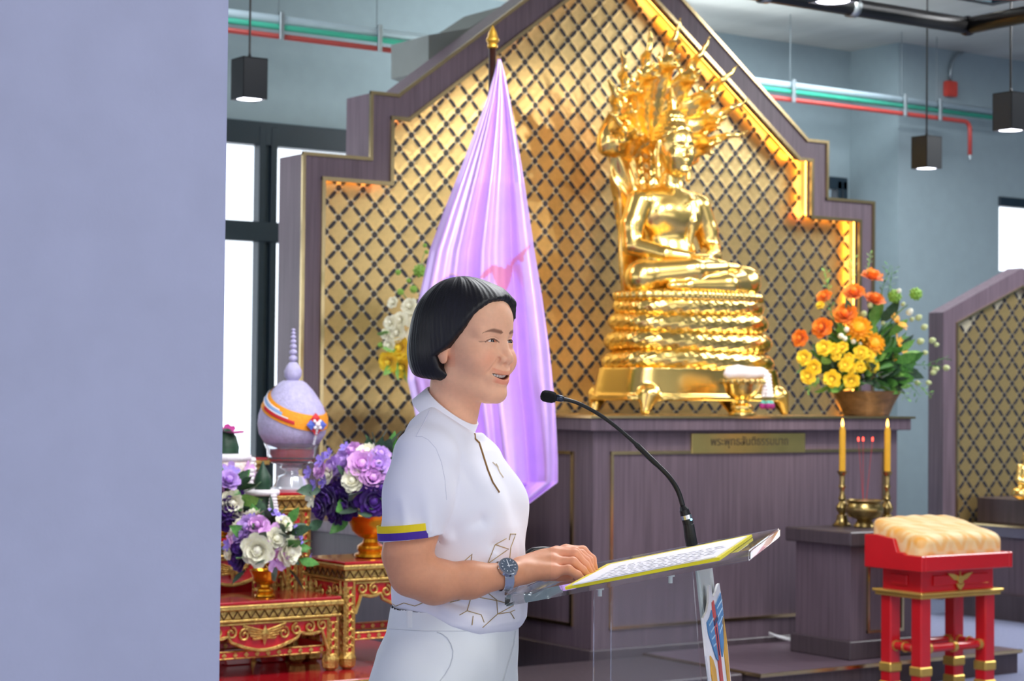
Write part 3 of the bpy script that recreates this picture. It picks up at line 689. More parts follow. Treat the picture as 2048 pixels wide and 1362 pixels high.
# golden pedestal bowl with the garland in front of the statue
q = onZ(1484, 822, AZ)
q = onY(1484, 822, 7.91)
GB = bowl('pedestal_bowl', 'golden footed offering bowl standing in front of the golden statue', 'bowl', (q[0], 7.91, AZ), 1.15, m_gold)
scallop_rim(GB, 1.15, .178, 20, m_gold)
g0 = thing('flower_garland', 'white flower garland with magenta tassel lying over the golden bowl', 'garland', (q[0], 7.91, AZ+.195))
MB().tube([(-.11, .0, .012), (-.09, 0, .03), (-.04, -.01, .035), (.02, -.01, .028), (.07, -.02, .030), (.11, -.03, .035), (.135, -.04, .025)], [.02, .034, .038, .036, .032, .026, .02], 12).build('garland_roll', m_thread, g0, smooth=True, normals=False)
tassel(g0, .130, -.05, .02, .175, .022)
# ------------------------------------------------------------------ candles and incense
def on_ped(px, py): return onZ(px, py, .121+.625)
m_bronze = M('aged_brass', 'a8915c', .28, .95, var=.2, scale=30); m_candle = M('yellow_wax', 'f0b428', .45, var=.05, sss=.0); m_flame = M('flame', 'ffb347', .5, emit=9, ecol='ffb050')
def ped(dx, dy): return np.array([q1[0]+dx, q1[1]+dy, .746])
def candlestick(px, py, lab, labc):
    c = ped(px, py); s = 1.0
    t = thing('candlestick', 'aged brass candlestick '+lab, 'candlestick', c, group='candlesticks on the small pedestal')
    MB().lathe([(.048, 0), (.050, .006), (.040, .014), (.030, .030), (.026, .055), (.016, .062)], 16).build('foot', m_bronze, t, angle=35)
    MB().lathe([(.016, .062), (.028, .078), (.031, .095), (.022, .112), (.013, .125), (.020, .140), (.013, .160), (.012, .185), (.019, .200), (.013, .215), (.014, .255), (.024, .268), (.026, .280), (.018, .281)], 16).build('stem', m_bronze, t, angle=35)
    k = thing('candle', 'lit yellow candle '+labc, 'candle', (c[0], c[1], c[2]+.281), group='lit yellow candles')
    MB().lathe([(.016, 0), (.0155, .20), (.012, .222), (.004, .226)], 14).build('wax', m_candle, k, angle=40)
    MB().lathe([(.001, .222), (.007, .232), (.0075, .242), (.004, .256), (.0006, .268)], 10).build('flame', m_flame, k, smooth=True)
candlestick(.29, .36, 'left of the incense bowl', 'in the left candlestick, left of the incense sticks')
candlestick(.485, .235, 'right of the incense bowl, partly behind it', 'in the right candlestick, right of the incense sticks')
c = ped(.325, .235)
IB = thing('incense_bowl', 'round brass incense bowl with red sand between the candlesticks', 'incense burner', c)
MB().lathe([(.052, 0), (.055, .006), (.046, .020), (.038, .034), (.044, .040)], 20).build('foot', m_bronze, IB, angle=35)
MB().lathe([(.044, .040), (.078, .052), (.096, .078), (.098, .096), (.090, .112), (.086, .120), (.096, .132), (.100, .136), (.094, .138), (.084, .122)], 24).build('bowl', m_bronze, IB, angle=35)
MB().lathe([(.0, .128), (.05, .132), (.093, .130)], 20, cap=False).build('red_sand', M('red_sand', 'c01f2a', .8, var=.2), IB)
m_stick = M('incense_red', 'b2434a', .7); m_ember = M('ember', 'ff3b2a', .5, emit=5, ecol='ff4a3a')
for i, (dx, dy, tx_, ty_) in enumerate(((-.01, 0, -.035, 0), (0, .01, -.002, 0), (.012, 0, .042, 0))):
    k = thing('incense_stick', 'thin red incense stick with glowing tip, %s of three' % ('left', 'middle', 'right')[i], 'incense', (c[0]+dx, c[1]+dy, c[2]+.1325), group='incense sticks in the brass bowl')
    MB().tube([(0, 0, 0), (tx_, ty_, .305)], .0016, 5).build('stick', m_stick, k); MB().tube([(tx_*1.0, ty_, .303), (tx_*1.02, ty_, .322)], .004, 6).build('ember', m_ember, k)
# ------------------------------------------------------------------ red kneeling stand
m_red = M('red_lacquer', 'c8161f', .28, var=.06, coat=.4, scale=5); m_goldp2 = M('gold_paint', 'd9b35c', .35, .7, var=.08); m_brocade = M('brocade', 'f1d7a6', .6, var=.05, scale=30, bump=.2, bscale=300, sheen=.2)
kc = onY(1842, 1385, 1) ; D0 = 9.46
KZ = 0.0; kp = onZ(1842, 1398, 0.0)
KS = thing('kneeling_stand', 'red lacquered stand on four tall legs with gold mouldings and a padded brocade top', 'stand', (kp[0], kp[1], 0))
def zof(px, py, x, y):
    P_ = np.array([x, y, 0]); Dk = (P_[:2]@Fh[:2]); return 1.4-(py-(789+.0097*(px-1024)))*Dk/FPX
rg = onY(2000, 1180, kp[1])[0]-kp[0]; KW = onY(1997, 1150, kp[1]-.02)[0]-kp[0]; 
bk = onX(1761, 1180, kp[0])[1]-kp[1]; KD = bk
zt = zof(1840, 1135, kp[0], kp[1]); zled = zof(1840, 1120, kp[0], kp[1]); zbx = zof(1840, 1192, kp[0], kp[1])
lw = .034
for (x, y) in ((lw, lw), (KW-lw, lw), (lw, KD-lw), (KW-lw, KD-lw)):
    l = MB().box(x-lw, x+lw, y-lw, y+lw, .0, zbx).build('leg', m_red, KS, bevel=.006)
    MB().box(x-lw-.006, x+lw+.006, y-lw-.006, y+lw+.006, .10, .145).build('gold_collar', m_goldp2, l, bevel=.006)
    MB().box(x-lw-.006, x+lw+.006, y-lw-.006, y+lw+.006, 0, .055).build('gold_foot', m_goldp2, l, bevel=.006)
def rail(a, b_):
    r_ = MB().tube([a, b_], .020, 12).build('rail', m_red, KS, smooth=False); a = np.array(a); b_ = np.array(b_)
    for g0_, g1_ in ((0, .06), (.94, 1), (.47, .53)): MB().tube([a+(b_-a)*g0_, a+(b_-a)*g1_], .026, 12).build('gold_ring', m_goldp2, r_)
zr_ = .225
rail((2*lw, lw, zr_), (KW-2*lw, lw, zr_)); rail((lw, 2*lw, zr_), (lw, KD-2*lw, zr_)); rail((2*lw, KD-lw, zr_), (KW-2*lw, KD-lw, zr_)); rail((KW-lw, 2*lw, zr_), (KW-lw, KD-2*lw, zr_))
MB().box(0.006, KW-.006, .006, KD-.006, zbx, zled-.05).build('box', m_red, KS, bevel=.004)
b = MB(); b.box(-.02, KW+.02, -.02, KD+.02, zbx-.012, zbx+.004).box(-.03, KW+.03, -.03, KD+.03, zbx+.004, zbx+.018)
b.build('gold_moulding', m_goldp2, KS, bevel=.004)
hh = zled-.05-zbx
b = MB()
for bx in ((.08, .08+.22*KW, -.006, .008), (KW-.08-.22*KW, KW-.05, -.006, .008), (KW*.36, KW*.64, -.004, .008), (-.006, .008, .09, KD-.07)): MB().box(*bx, zbx+.045, zled-.075).build('raised_panel', m_red, KS, bevel=.003)
# winged emblem
b = MB(); cx_ = KW*.5; cz_ = zbx+.045+(zled-.075-zbx-.045)*.62; s = .062
for sg in (-1, 1):
    b.prism([(cx_+sg*.010, cz_-.012), (cx_+sg*.045, cz_-.004), (cx_+sg*.085, cz_+.026), (cx_+sg*.060, cz_+.024), (cx_+sg*.038, cz_+.020), (cx_+sg*.012, cz_+.010)], 'y', -.010, -.004)
b.prism([(cx_-.016, cz_+.012), (cx_+.016, cz_+.012), (cx_+.020, cz_-.010), (cx_+.011, cz_-.024), (cx_-.011, cz_-.024), (cx_-.020, cz_-.010)], 'y', -.013, -.004)
b.prism([(cx_-.026, cz_-.022), (cx_, cz_-.030), (cx_+.026, cz_-.022), (cx_+.020, cz_-.038), (cx_, cz_-.056), (cx_-.020, cz_-.038)], 'y', -.011, -.004)
b.prism([(cx_-.003, cz_+.012), (cx_+.003, cz_+.012), (cx_, cz_+.040)], 'y', -.010, -.004)
b.build('winged_emblem', m_goldp2, KS)
# tray with curved left end boards and cushion
zt0 = zled-.05
b = MB(); b.box(-.034, KW+.029, -.060, -.035, zt0+.001, zt0+.075).box(-.034, KW+.029, -.034, KD+.04, zt0+.001, zt0+.02)
b.build('tray', m_red, KS, bevel=.004)
for x0, x1 in ((-.06, -.035), (KW+.030, KW+.055)):
    MB().prism([(-.06, zt0), (KD+.05, zt0), (KD+.05, zt0+.155), (KD-.02, zt0+.160), (KD-.14, zt0+.145), (.10, zt0+.085), (.07, zt0+.085), (.05, zt0+.075), (-.06, zt0+.075)], 'x', x0, x1).build('end_board', m_red, KS, bevel=.004)
zc0 = zt0+.06
def cushion_d(x0, x1, y0, y1, z0, pf, pb):
    def f(P):
        x, y, z = P.T; t = np.clip((y-y0)/(y1-y0), 0, 1); top = pf+(pb-pf)*t+.012*np.cos((x-(x0+x1)/2)/(x1-x0)*3)
        h_ = top-z0; cz = z0+h_/2; qx = np.abs(x-(x0+x1)/2)-(x1-x0)/2+.035; qy = np.abs(y-(y0+y1)/2)-(y1-y0)/2+.035; qz = np.abs(z-cz)-h_/2+.035
        Q = np.stack([qx, qy, qz], 1); return np.linalg.norm(np.maximum(Q, 0), axis=1)+np.minimum(Q.max(1), 0)-.035+.002*np.sin(x*60)*np.sin(y*40)
    return f
def diamond(P):
    x, y, z = P.T; s = z*1.0+y*.55; t = np.abs((x*7.5+y*7.5) % 1-.5)*2; v = (s*9) % 1; m_ = sstep(.30, .16, np.abs(t-v))*.75+sstep(.25, .1, np.abs(t-1+v*.4))*.35
    return np.array([1, 1, 1])*(1-m_[:, None])+np.array([1.0, .66, .27])*m_[:, None]
m_broc = M('brocade_gold', 'f2d29a', .55, var=.04, attr='tint', bump=.15, bscale=300, sheen=.2)
me = sdf_mesh(cushion_d(-.03, KW+.025, -.03, KD+.04, zt0+.022, zt0+.155, zt0+.235), (-.06, -.06, zt0), (KW+.06, KD+.08, zt0+.28), .009, 'cushion')
def tint(me, fn):
    n = len(me.vertices); co = np.empty(n*3); me.vertices.foreach_get('co', co); at = me.color_attributes.new('tint', 'FLOAT_COLOR', 'POINT'); at.data.foreach_set('color', np.c_[fn(co.reshape(-1, 3)), np.ones(n)].ravel())
tint(me, diamond); me.materials.append(m_broc); put(bpy.data.objects.new('cushion', me), KS)
# low padded kneeler at the bottom right corner
kz = onZ(1990, 1350, .22); KN = thing('low_kneeler', 'low red kneeler with cream brocade cushion cut by the bottom right corner', 'kneeler', (kz[0]-.35, kz[1]-.75, 0))
me = sdf_mesh(cushion_d(0, .75, 0, .42, .10, .21, .24), (-.04, -.04, .08), (.79, .46, .28), .010, 'cushion'); tint(me, diamond); me.materials.append(m_broc); put(bpy.data.objects.new('cushion', me), KN)
MB().box(-.02, .77, -.02, .44, .03, .10).build('frame', m_red, KN, bevel=.005)
for x in (.03, .72):
    for y in (.03, .39): MB().box(x-.03, x+.03, y-.03, y+.03, 0, .03).build('foot', m_goldp2, KN, bevel=.004)
# small golden figure on the right altar
q = onY(2042, 1008, 8.5); sf = thing('small_golden_figure', 'small golden seated figure on the riser box at the right edge', 'statue', (q[0]+.06, 8.5, az+.161))
def smallfig(P):
    d = smin(ell(P, (0, 0, .05), (.12, .08, .05)), ell(P, (0, .01, .16), (.055, .04, .08)), .04); d = smin(d, ell(P, (0, 0, .26), (.032, .034, .042)), .02); d = smin(d, cap(P, (0, 0, .29), (0, 0, .35), .02, .003), .02)
    for s_ in (-1, 1): d = smin(d, chain(P, [(s_*.06, .01, .21), (s_*.085, 0, .13), (0, -.06, .10)], [.02, .018, .014], .01), .01)
    return np.maximum(d, -P[:, 2])-.0015*np.sin(P[:, 2]*200)
sdf_me = sdf_mesh(smallfig, (-.14, -.1, 0), (.14, .1, .37), .007, 'body'); sdf_me.materials.append(m_gold); put(bpy.data.objects.new('body', sdf_me), sf)
# ------------------------------------------------------------------ flowers
def rotm(dirv, spin=0):
    d = Vector(dirv).normalized(); return (d.to_track_quat('Z', 'Y').to_matrix() @ Matrix.Rotation(spin, 3, 'Z')).to_4x4()
def petal(mb, a, r, w, h, tilt, cup=.35, z0=0):
    # cupped petal: 3x4 grid leaning outwards
    V = []; ca, sa = math.cos(a), math.sin(a)
    for i, u in enumerate((0, .4, .75, 1.0)):
        ww = w*(.35, .9, 1.0, .55)[i]
        for v in (-1, 0, 1):
            rr = r*.15+h*u*math.sin(tilt)*(1+.1*u)-cup*ww*(v*v)*.6; zz = z0+h*u*math.cos(tilt)+ (.10*h*u*u if v else 0); x, y = rr, v*ww
            V.append((x*ca-y*sa, x*sa+y*ca, zz))
    mb.add(V, [(i*3+j, i*3+j+1, (i+1)*3+j+1, (i+1)*3+j) for i in range(3) for j in range(2)])
FL = {}
def fmesh(kind, mat):
    key = (kind, mat.name)
    if key in FL: return FL[key]
    b = MB(); rnd = random.Random(hash(kind) % 1000 if 0 else len(kind)*7)
    if kind == 'rose':
        b.sphere((0, 0, .45), .34, 8, 6, (1, 1, 1.2))
        for ring_, (n, t, h, w) in enumerate(((4, .25, .85, .34), (5, .55, .92, .42), (6, .95, .95, .46), (6, 1.3, .95, .5))):
            for i in range(n): petal(b, 2*math.pi*(i+.37*ring_)/n+rnd.uniform(-.1, .1), 1, w, h*rnd.uniform(.92, 1.06), t+rnd.uniform(-.08, .08), z0=.0)
    elif kind == 'orchid':
        for i in range(5): petal(b, 2*math.pi*i/5, 1, .42, 1.0, 1.25, .1)
        b.sphere((0, 0, .2), .18, 6, 4)
    elif kind == 'mum':
        b.sphere((0, 0, .35), .62, 10, 7, (1, 1, .8))
        for ring_, (n, t) in enumerate(((9, .5), (12, .85), (13, 1.2), (13, 1.55))):
            for i in range(n): petal(b, 2*math.pi*(i+.5*ring_)/n, 1, .17, .98, t, .2)
    elif kind == 'bud': b.lathe([(.1, 0), (.55, .3), (.62, .7), (.45, 1.15), (.12, 1.4)], 9)
    elif kind == 'ball':
        b.sphere((0, 0, .6), .6, 10, 7)
        for i in range(26):
            z = 1-2*(i+.5)/26; a = i*2.4; r = math.sqrt(1-z*z); b.sphere((.55*r*math.cos(a), .55*r*math.sin(a), .6+.55*z), .17, 5, 4)
    elif kind == 'leaf':
        V = []
        for i, u in enumerate((0, .25, .5, .75, 1.0)):
            w_ = (.05, .32, .40, .27, .02)[i]
            for v in (-1, 0, 1): V.append((v*w_, -.15*u*u*2+.06*abs(v), u*1.6))
        b.add(V, [(i*3+j, i*3+j+1, (i+1)*3+j+1, (i+1)*3+j) for i in range(4) for j in range(2)])
    elif kind == 'sprig':
        b.tube([(0, 0, 0), (.05, .05, .8), (.0, .15, 1.6), (.1, .3, 2.3)], [.035, .03, .025, .015], 5)
        for i in range(11):
            z = .5+i*.17; a = i*2.3; V = [(0, .05*z, z), (.28*math.cos(a)-.07*math.sin(a), .28*math.sin(a)+.07*math.cos(a), z+.15), (.42*math.cos(a), .42*math.sin(a), z+.28), (.28*math.cos(a)+.07*math.sin(a), .28*math.sin(a)-.07*math.cos(a), z+.15)]
            b.add(V, [(0, 1, 2, 3)])
    me = b.mesh(kind, smooth=True, normals=False); me.materials.append(mat); FL[key] = me; return me
def fput(T, kind, mat, pos, dirv, s, name=None, spin=None, label=None):
    o = bpy.data.objects.new(name or kind, fmesh(kind, mat)); o.matrix_local = Matrix.Translation(Vector(pos)) @ rotm(dirv, random.uniform(0, 6.28) if spin is None else spin) @ Matrix.Scale(s, 4)
    COL.objects.link(o); o.parent = T; o.matrix_local = Matrix.Translation(Vector(pos)) @ rotm(dirv, random.uniform(0, 6.28) if spin is None else spin) @ Matrix.Scale(s, 4)
    if label: o['label'] = label
    return o
def fm(n, c, c2=None, r=.6): return M(n, c, r, var=.12, scale=5, sheen=.15, col2=c2)
f_or = fm('petal_orange', 'f07a12', 'f89a28'); f_ye = fm('petal_yellow', 'f6cf1c', 'fce34c'); f_am = fm('petal_amber', 'f2a30c', 'f7b71e'); f_wh = fm('petal_cream', 'efeccd', 'fbf8ea'); f_gr = fm('petal_green', '7cab3a', '93bd4c')
f_lg = fm('bud_green', 'a9b96a', 'dcdcae'); f_li = fm('petal_lilac', 'b48add', 'd9b6ec'); f_pk = fm('petal_pink', 'd99be0', 'eab9ea'); f_pu = fm('petal_deep_purple', '34106b', '5a1f93'); f_vi = fm('petal_violet', '8468d8', 'a68ee8')
l_1 = fm('leaf_green', '3c7a34', '5f9a46', .5); l_2 = fm('leaf_dark', '1f3d2c', '38593c', .5); l_3 = fm('leaf_light', '6fae4a', '93c763', .5); l_y = fm('leaf_olive', '6f7a2c', '8f9440', .5)
def bouquet(T, c, spec, toward, fill=(l_1, l_2), fr=.10, nfill=60, core=None):
    # spec: (kind, mat, world position on the photo side, size, label)
    for i in range(nfill):
        z = random.uniform(-.35, 1); a = random.uniform(0, 2*math.pi); r = math.sqrt(max(0, 1-z*z)); d = Vector((r*math.cos(a), r*math.sin(a), z))
        k = random.uniform(.55, .9); p = Vector(c)+Vector((d.x*fr[0], d.y*fr[1], d.z*fr[2]))*k
        fput(T, 'leaf', random.choice(fill), p, d+Vector((random.uniform(-.5, .5), random.uniform(-.5, .5), random.uniform(-.3, .3))), random.uniform(.04, .07)*fr[0]/.2)
def place(T, kind, mat, px, py, Y, c, s, label=None, dy=0):
    p = Vector(onY(px, py, Y+dy))-Vector(T.location); d = (p-Vector(c)); d.y -= .10
    return fput(T, kind, mat, p-d.normalized()*s*.4, d, s, label=label)
# arrangement on the right of the altar ---------------------------------
q = onY(1732, 822, 8.15); FA = thing('flower_arrangement', 'large orange and yellow flower arrangement in a rough brown bowl on the altar', 'flowers', (q[0], 8.15, AZ))
MB().lathe([(.125, 0), (.13, .01), (.15, .06), (.185, .125), (.195, .14), (.18, .14), (.11, .05)], 28, flute=.03, nf=9).build('bark_bowl', M('bark_bowl', '7a5a3c', .5, var=.35, scale=14, bump=.8, bscale=25, stretch=(1, 1, 2)), FA, smooth=True)
cc_ = (0, 0, .28); YF = 8.02
for i in range(170):
    z = random.uniform(-.25, 1); a = random.uniform(0, 6.28); r = math.sqrt(1-z*z); d = Vector((r*math.cos(a), r*math.sin(a), z)); k = random.uniform(.25, .8)
    fput(FA, 'leaf', random.choice((l_1, l_2, l_1, l_3)), Vector(cc_)+Vector((d.x*.30, d.y*.26, d.z*.40))*k, d+Vector((0, 0, .2)), random.uniform(.06, .10))
for i in range(120):
    a = random.uniform(2.6, 6.6); z = random.uniform(-.3, .35); d = Vector((math.cos(a), math.sin(a), z))
    fput(FA, 'leaf', random.choice((l_1, l_2, l_2, l_1, l_3)), Vector((-.03, -.02, .22))+Vector((d.x*.24, d.y*.16, d.z*.20))*random.uniform(.3, 1), d+Vector((0, -.3, random.uniform(-.5, .4))), random.uniform(.05, .08))
T_ = FA; OR = 'large orange bloom'
for px, py, s in ((1745, 550, .058), (1708, 583, .058), (1750, 597, .056), (1690, 627, .064), (1643, 655, .055), (1648, 592, .040), (1600, 676, .045)): place(T_, 'rose', f_or, px, py, YF, cc_, s, OR)
for px, py, s in ((1718, 655, .064), (1748, 686, .058)): place(T_, 'mum', f_am, px, py, YF-.05, cc_, s, 'amber chrysanthemum')
for px, py, s in ((1648, 695, .042), (1668, 698, .030), (1685, 694, .030), (1672, 712, .026), (1722, 706, .040), (1737, 712, .034), (1720, 735, .030), (1745, 732, .036), (1690, 730, .036), (1702, 735, .030), (1664, 758, .045), (1703, 762, .042), (1628, 735, .040), (1616, 752, .042), (1698, 716, .028), (1640, 610, .022), (1608, 715, .040)): place(T_, 'rose', f_ye, px, py, YF-.06, cc_, s, 'small yellow bloom')
for px, py, s in ((1798, 640, .062), (1805, 690, .062), (1795, 718, .050)): place(T_, 'orchid', f_am, px, py, YF-.02, cc_, s, 'orange orchid')
for px, py, s in ((1787, 596, .060), (1829, 591, .056)): place(T_, 'ball', f_gr, px, py, YF+.02, cc_, s, 'green pompom flower')
for px, py, s in ((1797, 584, .022), (1817, 626, .032), (1693, 660, .025), (1682, 673, .028), (1690, 678, .024), (1707, 684, .024), (1720, 688, .018)): place(T_, 'bud', f_wh, px, py, YF-.03, cc_, s, 'white bud')
for px, py, s in ((1835, 637, .030), (1846, 656, .030), (1862, 682, .030), (1838, 684, .032), (1868, 738, .030), (1890, 736, .030), (1864, 745, .026), (1848, 706, .024), (1822, 640, .022), (1805, 610, .020), (1740, 613, .026), (1727, 630, .030), (1765, 648, .020), (1855, 765, .024), (1871, 690, .022), (1832, 765, .026)): place(T_, 'bud', f_lg, px, py, YF, cc_, s, 'pale green berry')
for px, py, dx, dz_, s in ((1700, 545, -.15, 1, .08), (1735, 525, 0, 1, .055), (1763, 560, .1, 1, .085), (1650, 560, -.4, 1, .07), (1780, 560, .2, 1, .07), (1660, 620, -.4, .8, .07), (1610, 740, -1, .1, .07), (1880, 720, 1, .2, .05), (1850, 730, .9, 0, .07), (1840, 775, .8, -.5, .07), (1815, 770, .4, -.7, .07), (1790, 765, .3, -.6, .08), (1625, 765, -.6, -.4, .06)):
    p = Vector(onY(px, py, YF))-FA.location; fput(FA, 'sprig', random.choice((l_3, l_1, l_3)), p-Vector((dx, 0, dz_))*s*1.2, (dx, -.2, dz_), s, 'leafy sprig')
for px, py in ((1640, 725), (1615, 775), (1680, 770), (1735, 760), (1765, 745), (1820, 720), (1830, 745), (1790, 755), (1690, 605), (1735, 640), (1770, 620), (1655, 640), (1620, 700)):
    p = Vector(onY(px, py, YF-.02))-FA.location; d = p-Vector(cc_); fput(FA, 'leaf', random.choice((l_1, l_3, l_2)), p-d*.2, d+Vector((0, -.1, random.uniform(-.2, .3))), .07)
# arrangement behind the flag ---------------------------------
FB = thing('flower_stand_arrangement', 'white and yellow flower arrangement on a tall stand behind the purple flag', 'flowers', (*onY(905, 700, 8.6)[:2], 0))
zb = 1.34
MB().lathe([(.13, .757), (.13, .777), (.03, .80), (.025, 1.1), (.12, 1.14), (.12, 1.16)], 16).build('stand', m_woodd, FB)
MB().lathe([(.10, 1.16), (.13, 1.20), (.17, zb-.02), (.155, zb-.02), (.1, 1.2)], 20).build('bowl', M('bowl_brown', '7a5a3c', .5), FB)
cb_ = (0, 0, 1.66)
for i in range(150):
    z = random.uniform(-.5, 1); a = random.uniform(0, 6.28); r = math.sqrt(1-z*z); d = Vector((r*math.cos(a), r*math.sin(a), z)); k = random.uniform(.2, .8)
    fput(FB, 'leaf', random.choice((l_1, l_2, l_3)), Vector(cb_)+Vector((d.x*.26, d.y*.24, d.z*.38))*k, d, random.uniform(.05, .08))
for px, py, s in ((776, 724, .05), (798, 695, .058), (803, 735, .052), (822, 700, .05), (815, 725, .05)): place(FB, 'rose', f_ye, px, py, 8.45, cb_, s, 'yellow rose')
for px, py, s in ((793, 665, .045), (780, 645, .035), (818, 612, .040), (800, 640, .040), (825, 640, .04), (785, 605, .028), (770, 668, .025), (830, 672, .045), (778, 690, .03)): place(FB, 'rose', f_wh, px, py, 8.45, cb_, s, 'cream bloom')
for px, py, s in ((797, 546, .022), (818, 562, .018), (802, 585, .026), (840, 545, .05), (828, 580, .03), (762, 690, .022), (850, 492, .016), (853, 505, .016)): place(FB, 'ball', f_gr, px, py, 8.5, cb_, s, 'green pompom')
for px, py, dx, dz_ in ((790, 748, -.3, -1), (770, 700, -1, -.1), (805, 752, 0, -1), (760, 665, -1, .2), (840, 520, -.1, 1), (775, 740, -.7, -.7)):
    p = Vector(onY(px, py, 8.45))-FB.location; fput(FB, 'leaf', l_3, p-Vector((dx, 0, dz_))*.06, (dx, -.2, dz_), .06)
CAB = thing('side_cabinet', 'dark wood low cabinet left of the large altar, behind the woman', 'cabinet', (4.92, 8.12, 0))
MB().box(.03, .70, .03, .85, 0, .70).build('body', m_woodd, CAB); MB().box(0, .73, 0, .86, .70, .756).build('top', m_wood, CAB, bevel=.004); MB().box(.01, .72, .01, .85, 0, .10).build('plinth', m_woodd, CAB, bevel=.004)
tag(MB().box(5.15, 6.19, 7.05, 7.78, 0, .11).build('low_plinth', m_woodd, None, bevel=.006), 'dark low wood plinth on the floor left of the brass edged step', 'plinth')
# ------------------------------------------------------------------ red and gold altar tables
m_carve = M('carved_gold', 'c9a75e', .38, .85, var=.22, scale=40, bump=.5, bscale=120); m_redb = M('red_board', 'a81520', .18, var=.1, coat=.5, scale=4)
BZ = .40
BASE = thing('red_table_base', 'red lacquered base platform with gold front edge carrying the carved tables', 'platform', (3.0, 6.08, 0))
MB().box(-.9, 1.12, 0, 1.45, 0, BZ-.02).build('body', m_redb, BASE, bevel=.006); MB().box(-.92, 1.14, -.02, 1.47, BZ-.02, BZ).build('top', m_redb, BASE, bevel=.004)
MB().box(-.93, 1.15, -.03, -.015, BZ-.022, BZ-.004).build('gold_edge', m_carve, BASE)
def spiral(mb, cx, cz, r, sg, y, th=.0045, turns=1.25, a0=0):
    pts = []
    for i in range(14):
        t = i/13; a = a0+sg*turns*2*math.pi*t; rr = r*(1-.75*t); pts.append((cx+rr*math.cos(a), y, cz+rr*math.sin(a)))
    mb.tube(pts, th, 5)
def table(label, x0, y0, W, D, H, z=None, carve_left=True, lw=.042, apr=.11):
    z = BZ if z is None else z
    t = thing('carved_table', label, 'table', (x0, y0, z), group='carved red and gold altar tables')
    MB().box(-.008, W+.008, -.008, D+.008, H-.012, H).build('top', m_redb, t, bevel=.003)
    b = MB(); b.box(-.014, W+.014, -.014, D+.014, H-.030, H-.012); b.box(0, W, 0, D, H-.062, H-.030); b.box(-.008, W+.008, -.008, D+.008, H-.072, H-.062)
    r_ = b.build('rim', m_carve, t, bevel=.003)
    b = MB(); n = max(3, int(W/.034))
    for i in range(n):
        xa = W*i/n; xb = W*(i+1)/n; b.tube([(xa, -.003, H-.060), ((xa+xb)/2, -.003, H-.034), (xb, -.003, H-.060)], .0028, 4)
    n = max(3, int(D/.034))
    for i in range(n):
        ya = D*i/n; yb = D*(i+1)/n; b.tube([(-.003, ya, H-.060), (-.003, (ya+yb)/2, H-.034), (-.003, yb, H-.060)], .0028, 4)
    b.build('zigzag_band', M('groove_dark', '5a3a1c', .5), r_)
    zA = H-.072
    def cusp(u):   # lower edge of the apron, u in 0..1
        s = abs(u-.5)*2; c = .55+.45*math.cos(s*math.pi*1.0)*.9 if s < .55 else .30+.10*math.sin((s-.55)*9)
        return apr*(.25+.75*max(0, c)) if s < .9 else apr*(.5+(s-.9)*6)
    for (ax, L) in (('x', W), ('y', D)):
        def p(u, v, d): return (u, d, v) if ax == 'x' else (d, u, v)
        N = 40; edge = [(lw+(L-2*lw)*i/N, zA-cusp(i/N)) for i in range(N+1)]
        bb = MB(); V = []; Fq = []
        for u, v in edge: V += [p(u, v, .006), p(u, zA, .006), p(u, v, .014), p(u, zA, .014)]
        for i in range(N): a = i*4; Fq += [(a, a+4, a+5, a+1), (a+2, a+3, a+7, a+6), (a, a+2, a+6, a+4)]
        bk_ = bb.add(V, Fq).build('apron', m_red, t)
        bb = MB(); bb.tube([p(u, v+.004, 0) for u, v in edge], .0065, 6); bb.tube([p(lw, zA-.006, 0), p(L-lw, zA-.006, 0)], .005, 6)
        # central winged motif and scrolls
        cx = L/2; 
        if L > .35 or ax == 'x':
            for sg in (-1, 1):
                for k_ in range(5):
                    bb.tube([p(cx+sg*.008, zA-.035-.006*k_, -.002), p(cx+sg*(.055-.004*k_), zA-.022-.010*k_, -.003), p(cx+sg*(.085-.010*k_), zA-.012-.012*k_, 0)], .0048, 5)
            V = [p(cx, zA-.012, -.008), p(cx+.014, zA-.045, -.008), p(cx, zA-.088, -.004), p(cx-.014, zA-.045, -.008)]; bb.add(V+[p(cx, zA-.045, -.014)], [(0, 1, 4), (1, 2, 4), (2, 3, 4), (3, 0, 4)])
        m_ = max(2, int((L-2*lw)/.05))
        for i in range(m_):
            u = (i+.5)/m_
            if ax == 'x' and abs(u-.5)*L < .09: continue
            xx = lw+(L-2*lw)*u; hgt = cusp(u)
            if ax == 'x': spiral(bb, xx, zA-hgt*.5, min(.022, hgt*.42), 1 if i % 2 else -1, -.001, a0=1.5)
            else:
                tmp = MB(); spiral(tmp, xx, zA-hgt*.5, min(.022, hgt*.42), 1 if i % 2 else -1, -.001, a0=1.5); bb.add([(yy_, xx_, zz_) for xx_, yy_, zz_ in tmp.v], tmp.f)
        bb.build('carving', m_carve, bk_)
    for (lx_, ly_) in ((0, 0), (W-lw, 0), (0, D-lw), (W-lw, D-lw)):
        l = MB().box(lx_+.004, lx_+lw-.004, ly_+.004, ly_+lw-.004, .05, zA).build('leg', m_red, t)
        bb = MB(); front = ly_ == 0
        zs = np.arange(.07, zA-.01, .030)
        for fc in ('f', 's'):
            yv = ly_+.001 if fc == 'f' else None; xv = lx_+.001
            def q_(u, v): return (lx_+u, ly_+.001, v) if fc == 'f' else (lx_+.001, ly_+u, v)
            bb.tube([q_(.004, .05), q_(.004, zA)], .0048, 4); bb.tube([q_(lw-.004, .05), q_(lw-.004, zA)], .0048, 4)
            for k_, zz_ in enumerate(zs):
                pts = [q_(lw/2+.010*math.cos(a), zz_+.013*math.sin(a)) for a in np.linspace(0, 2*math.pi, 9)]; bb.tube(pts, .0032, 4)
                bb.tube([q_(.006, zz_+.015), q_(lw-.006, zz_+.015)], .0025, 4)
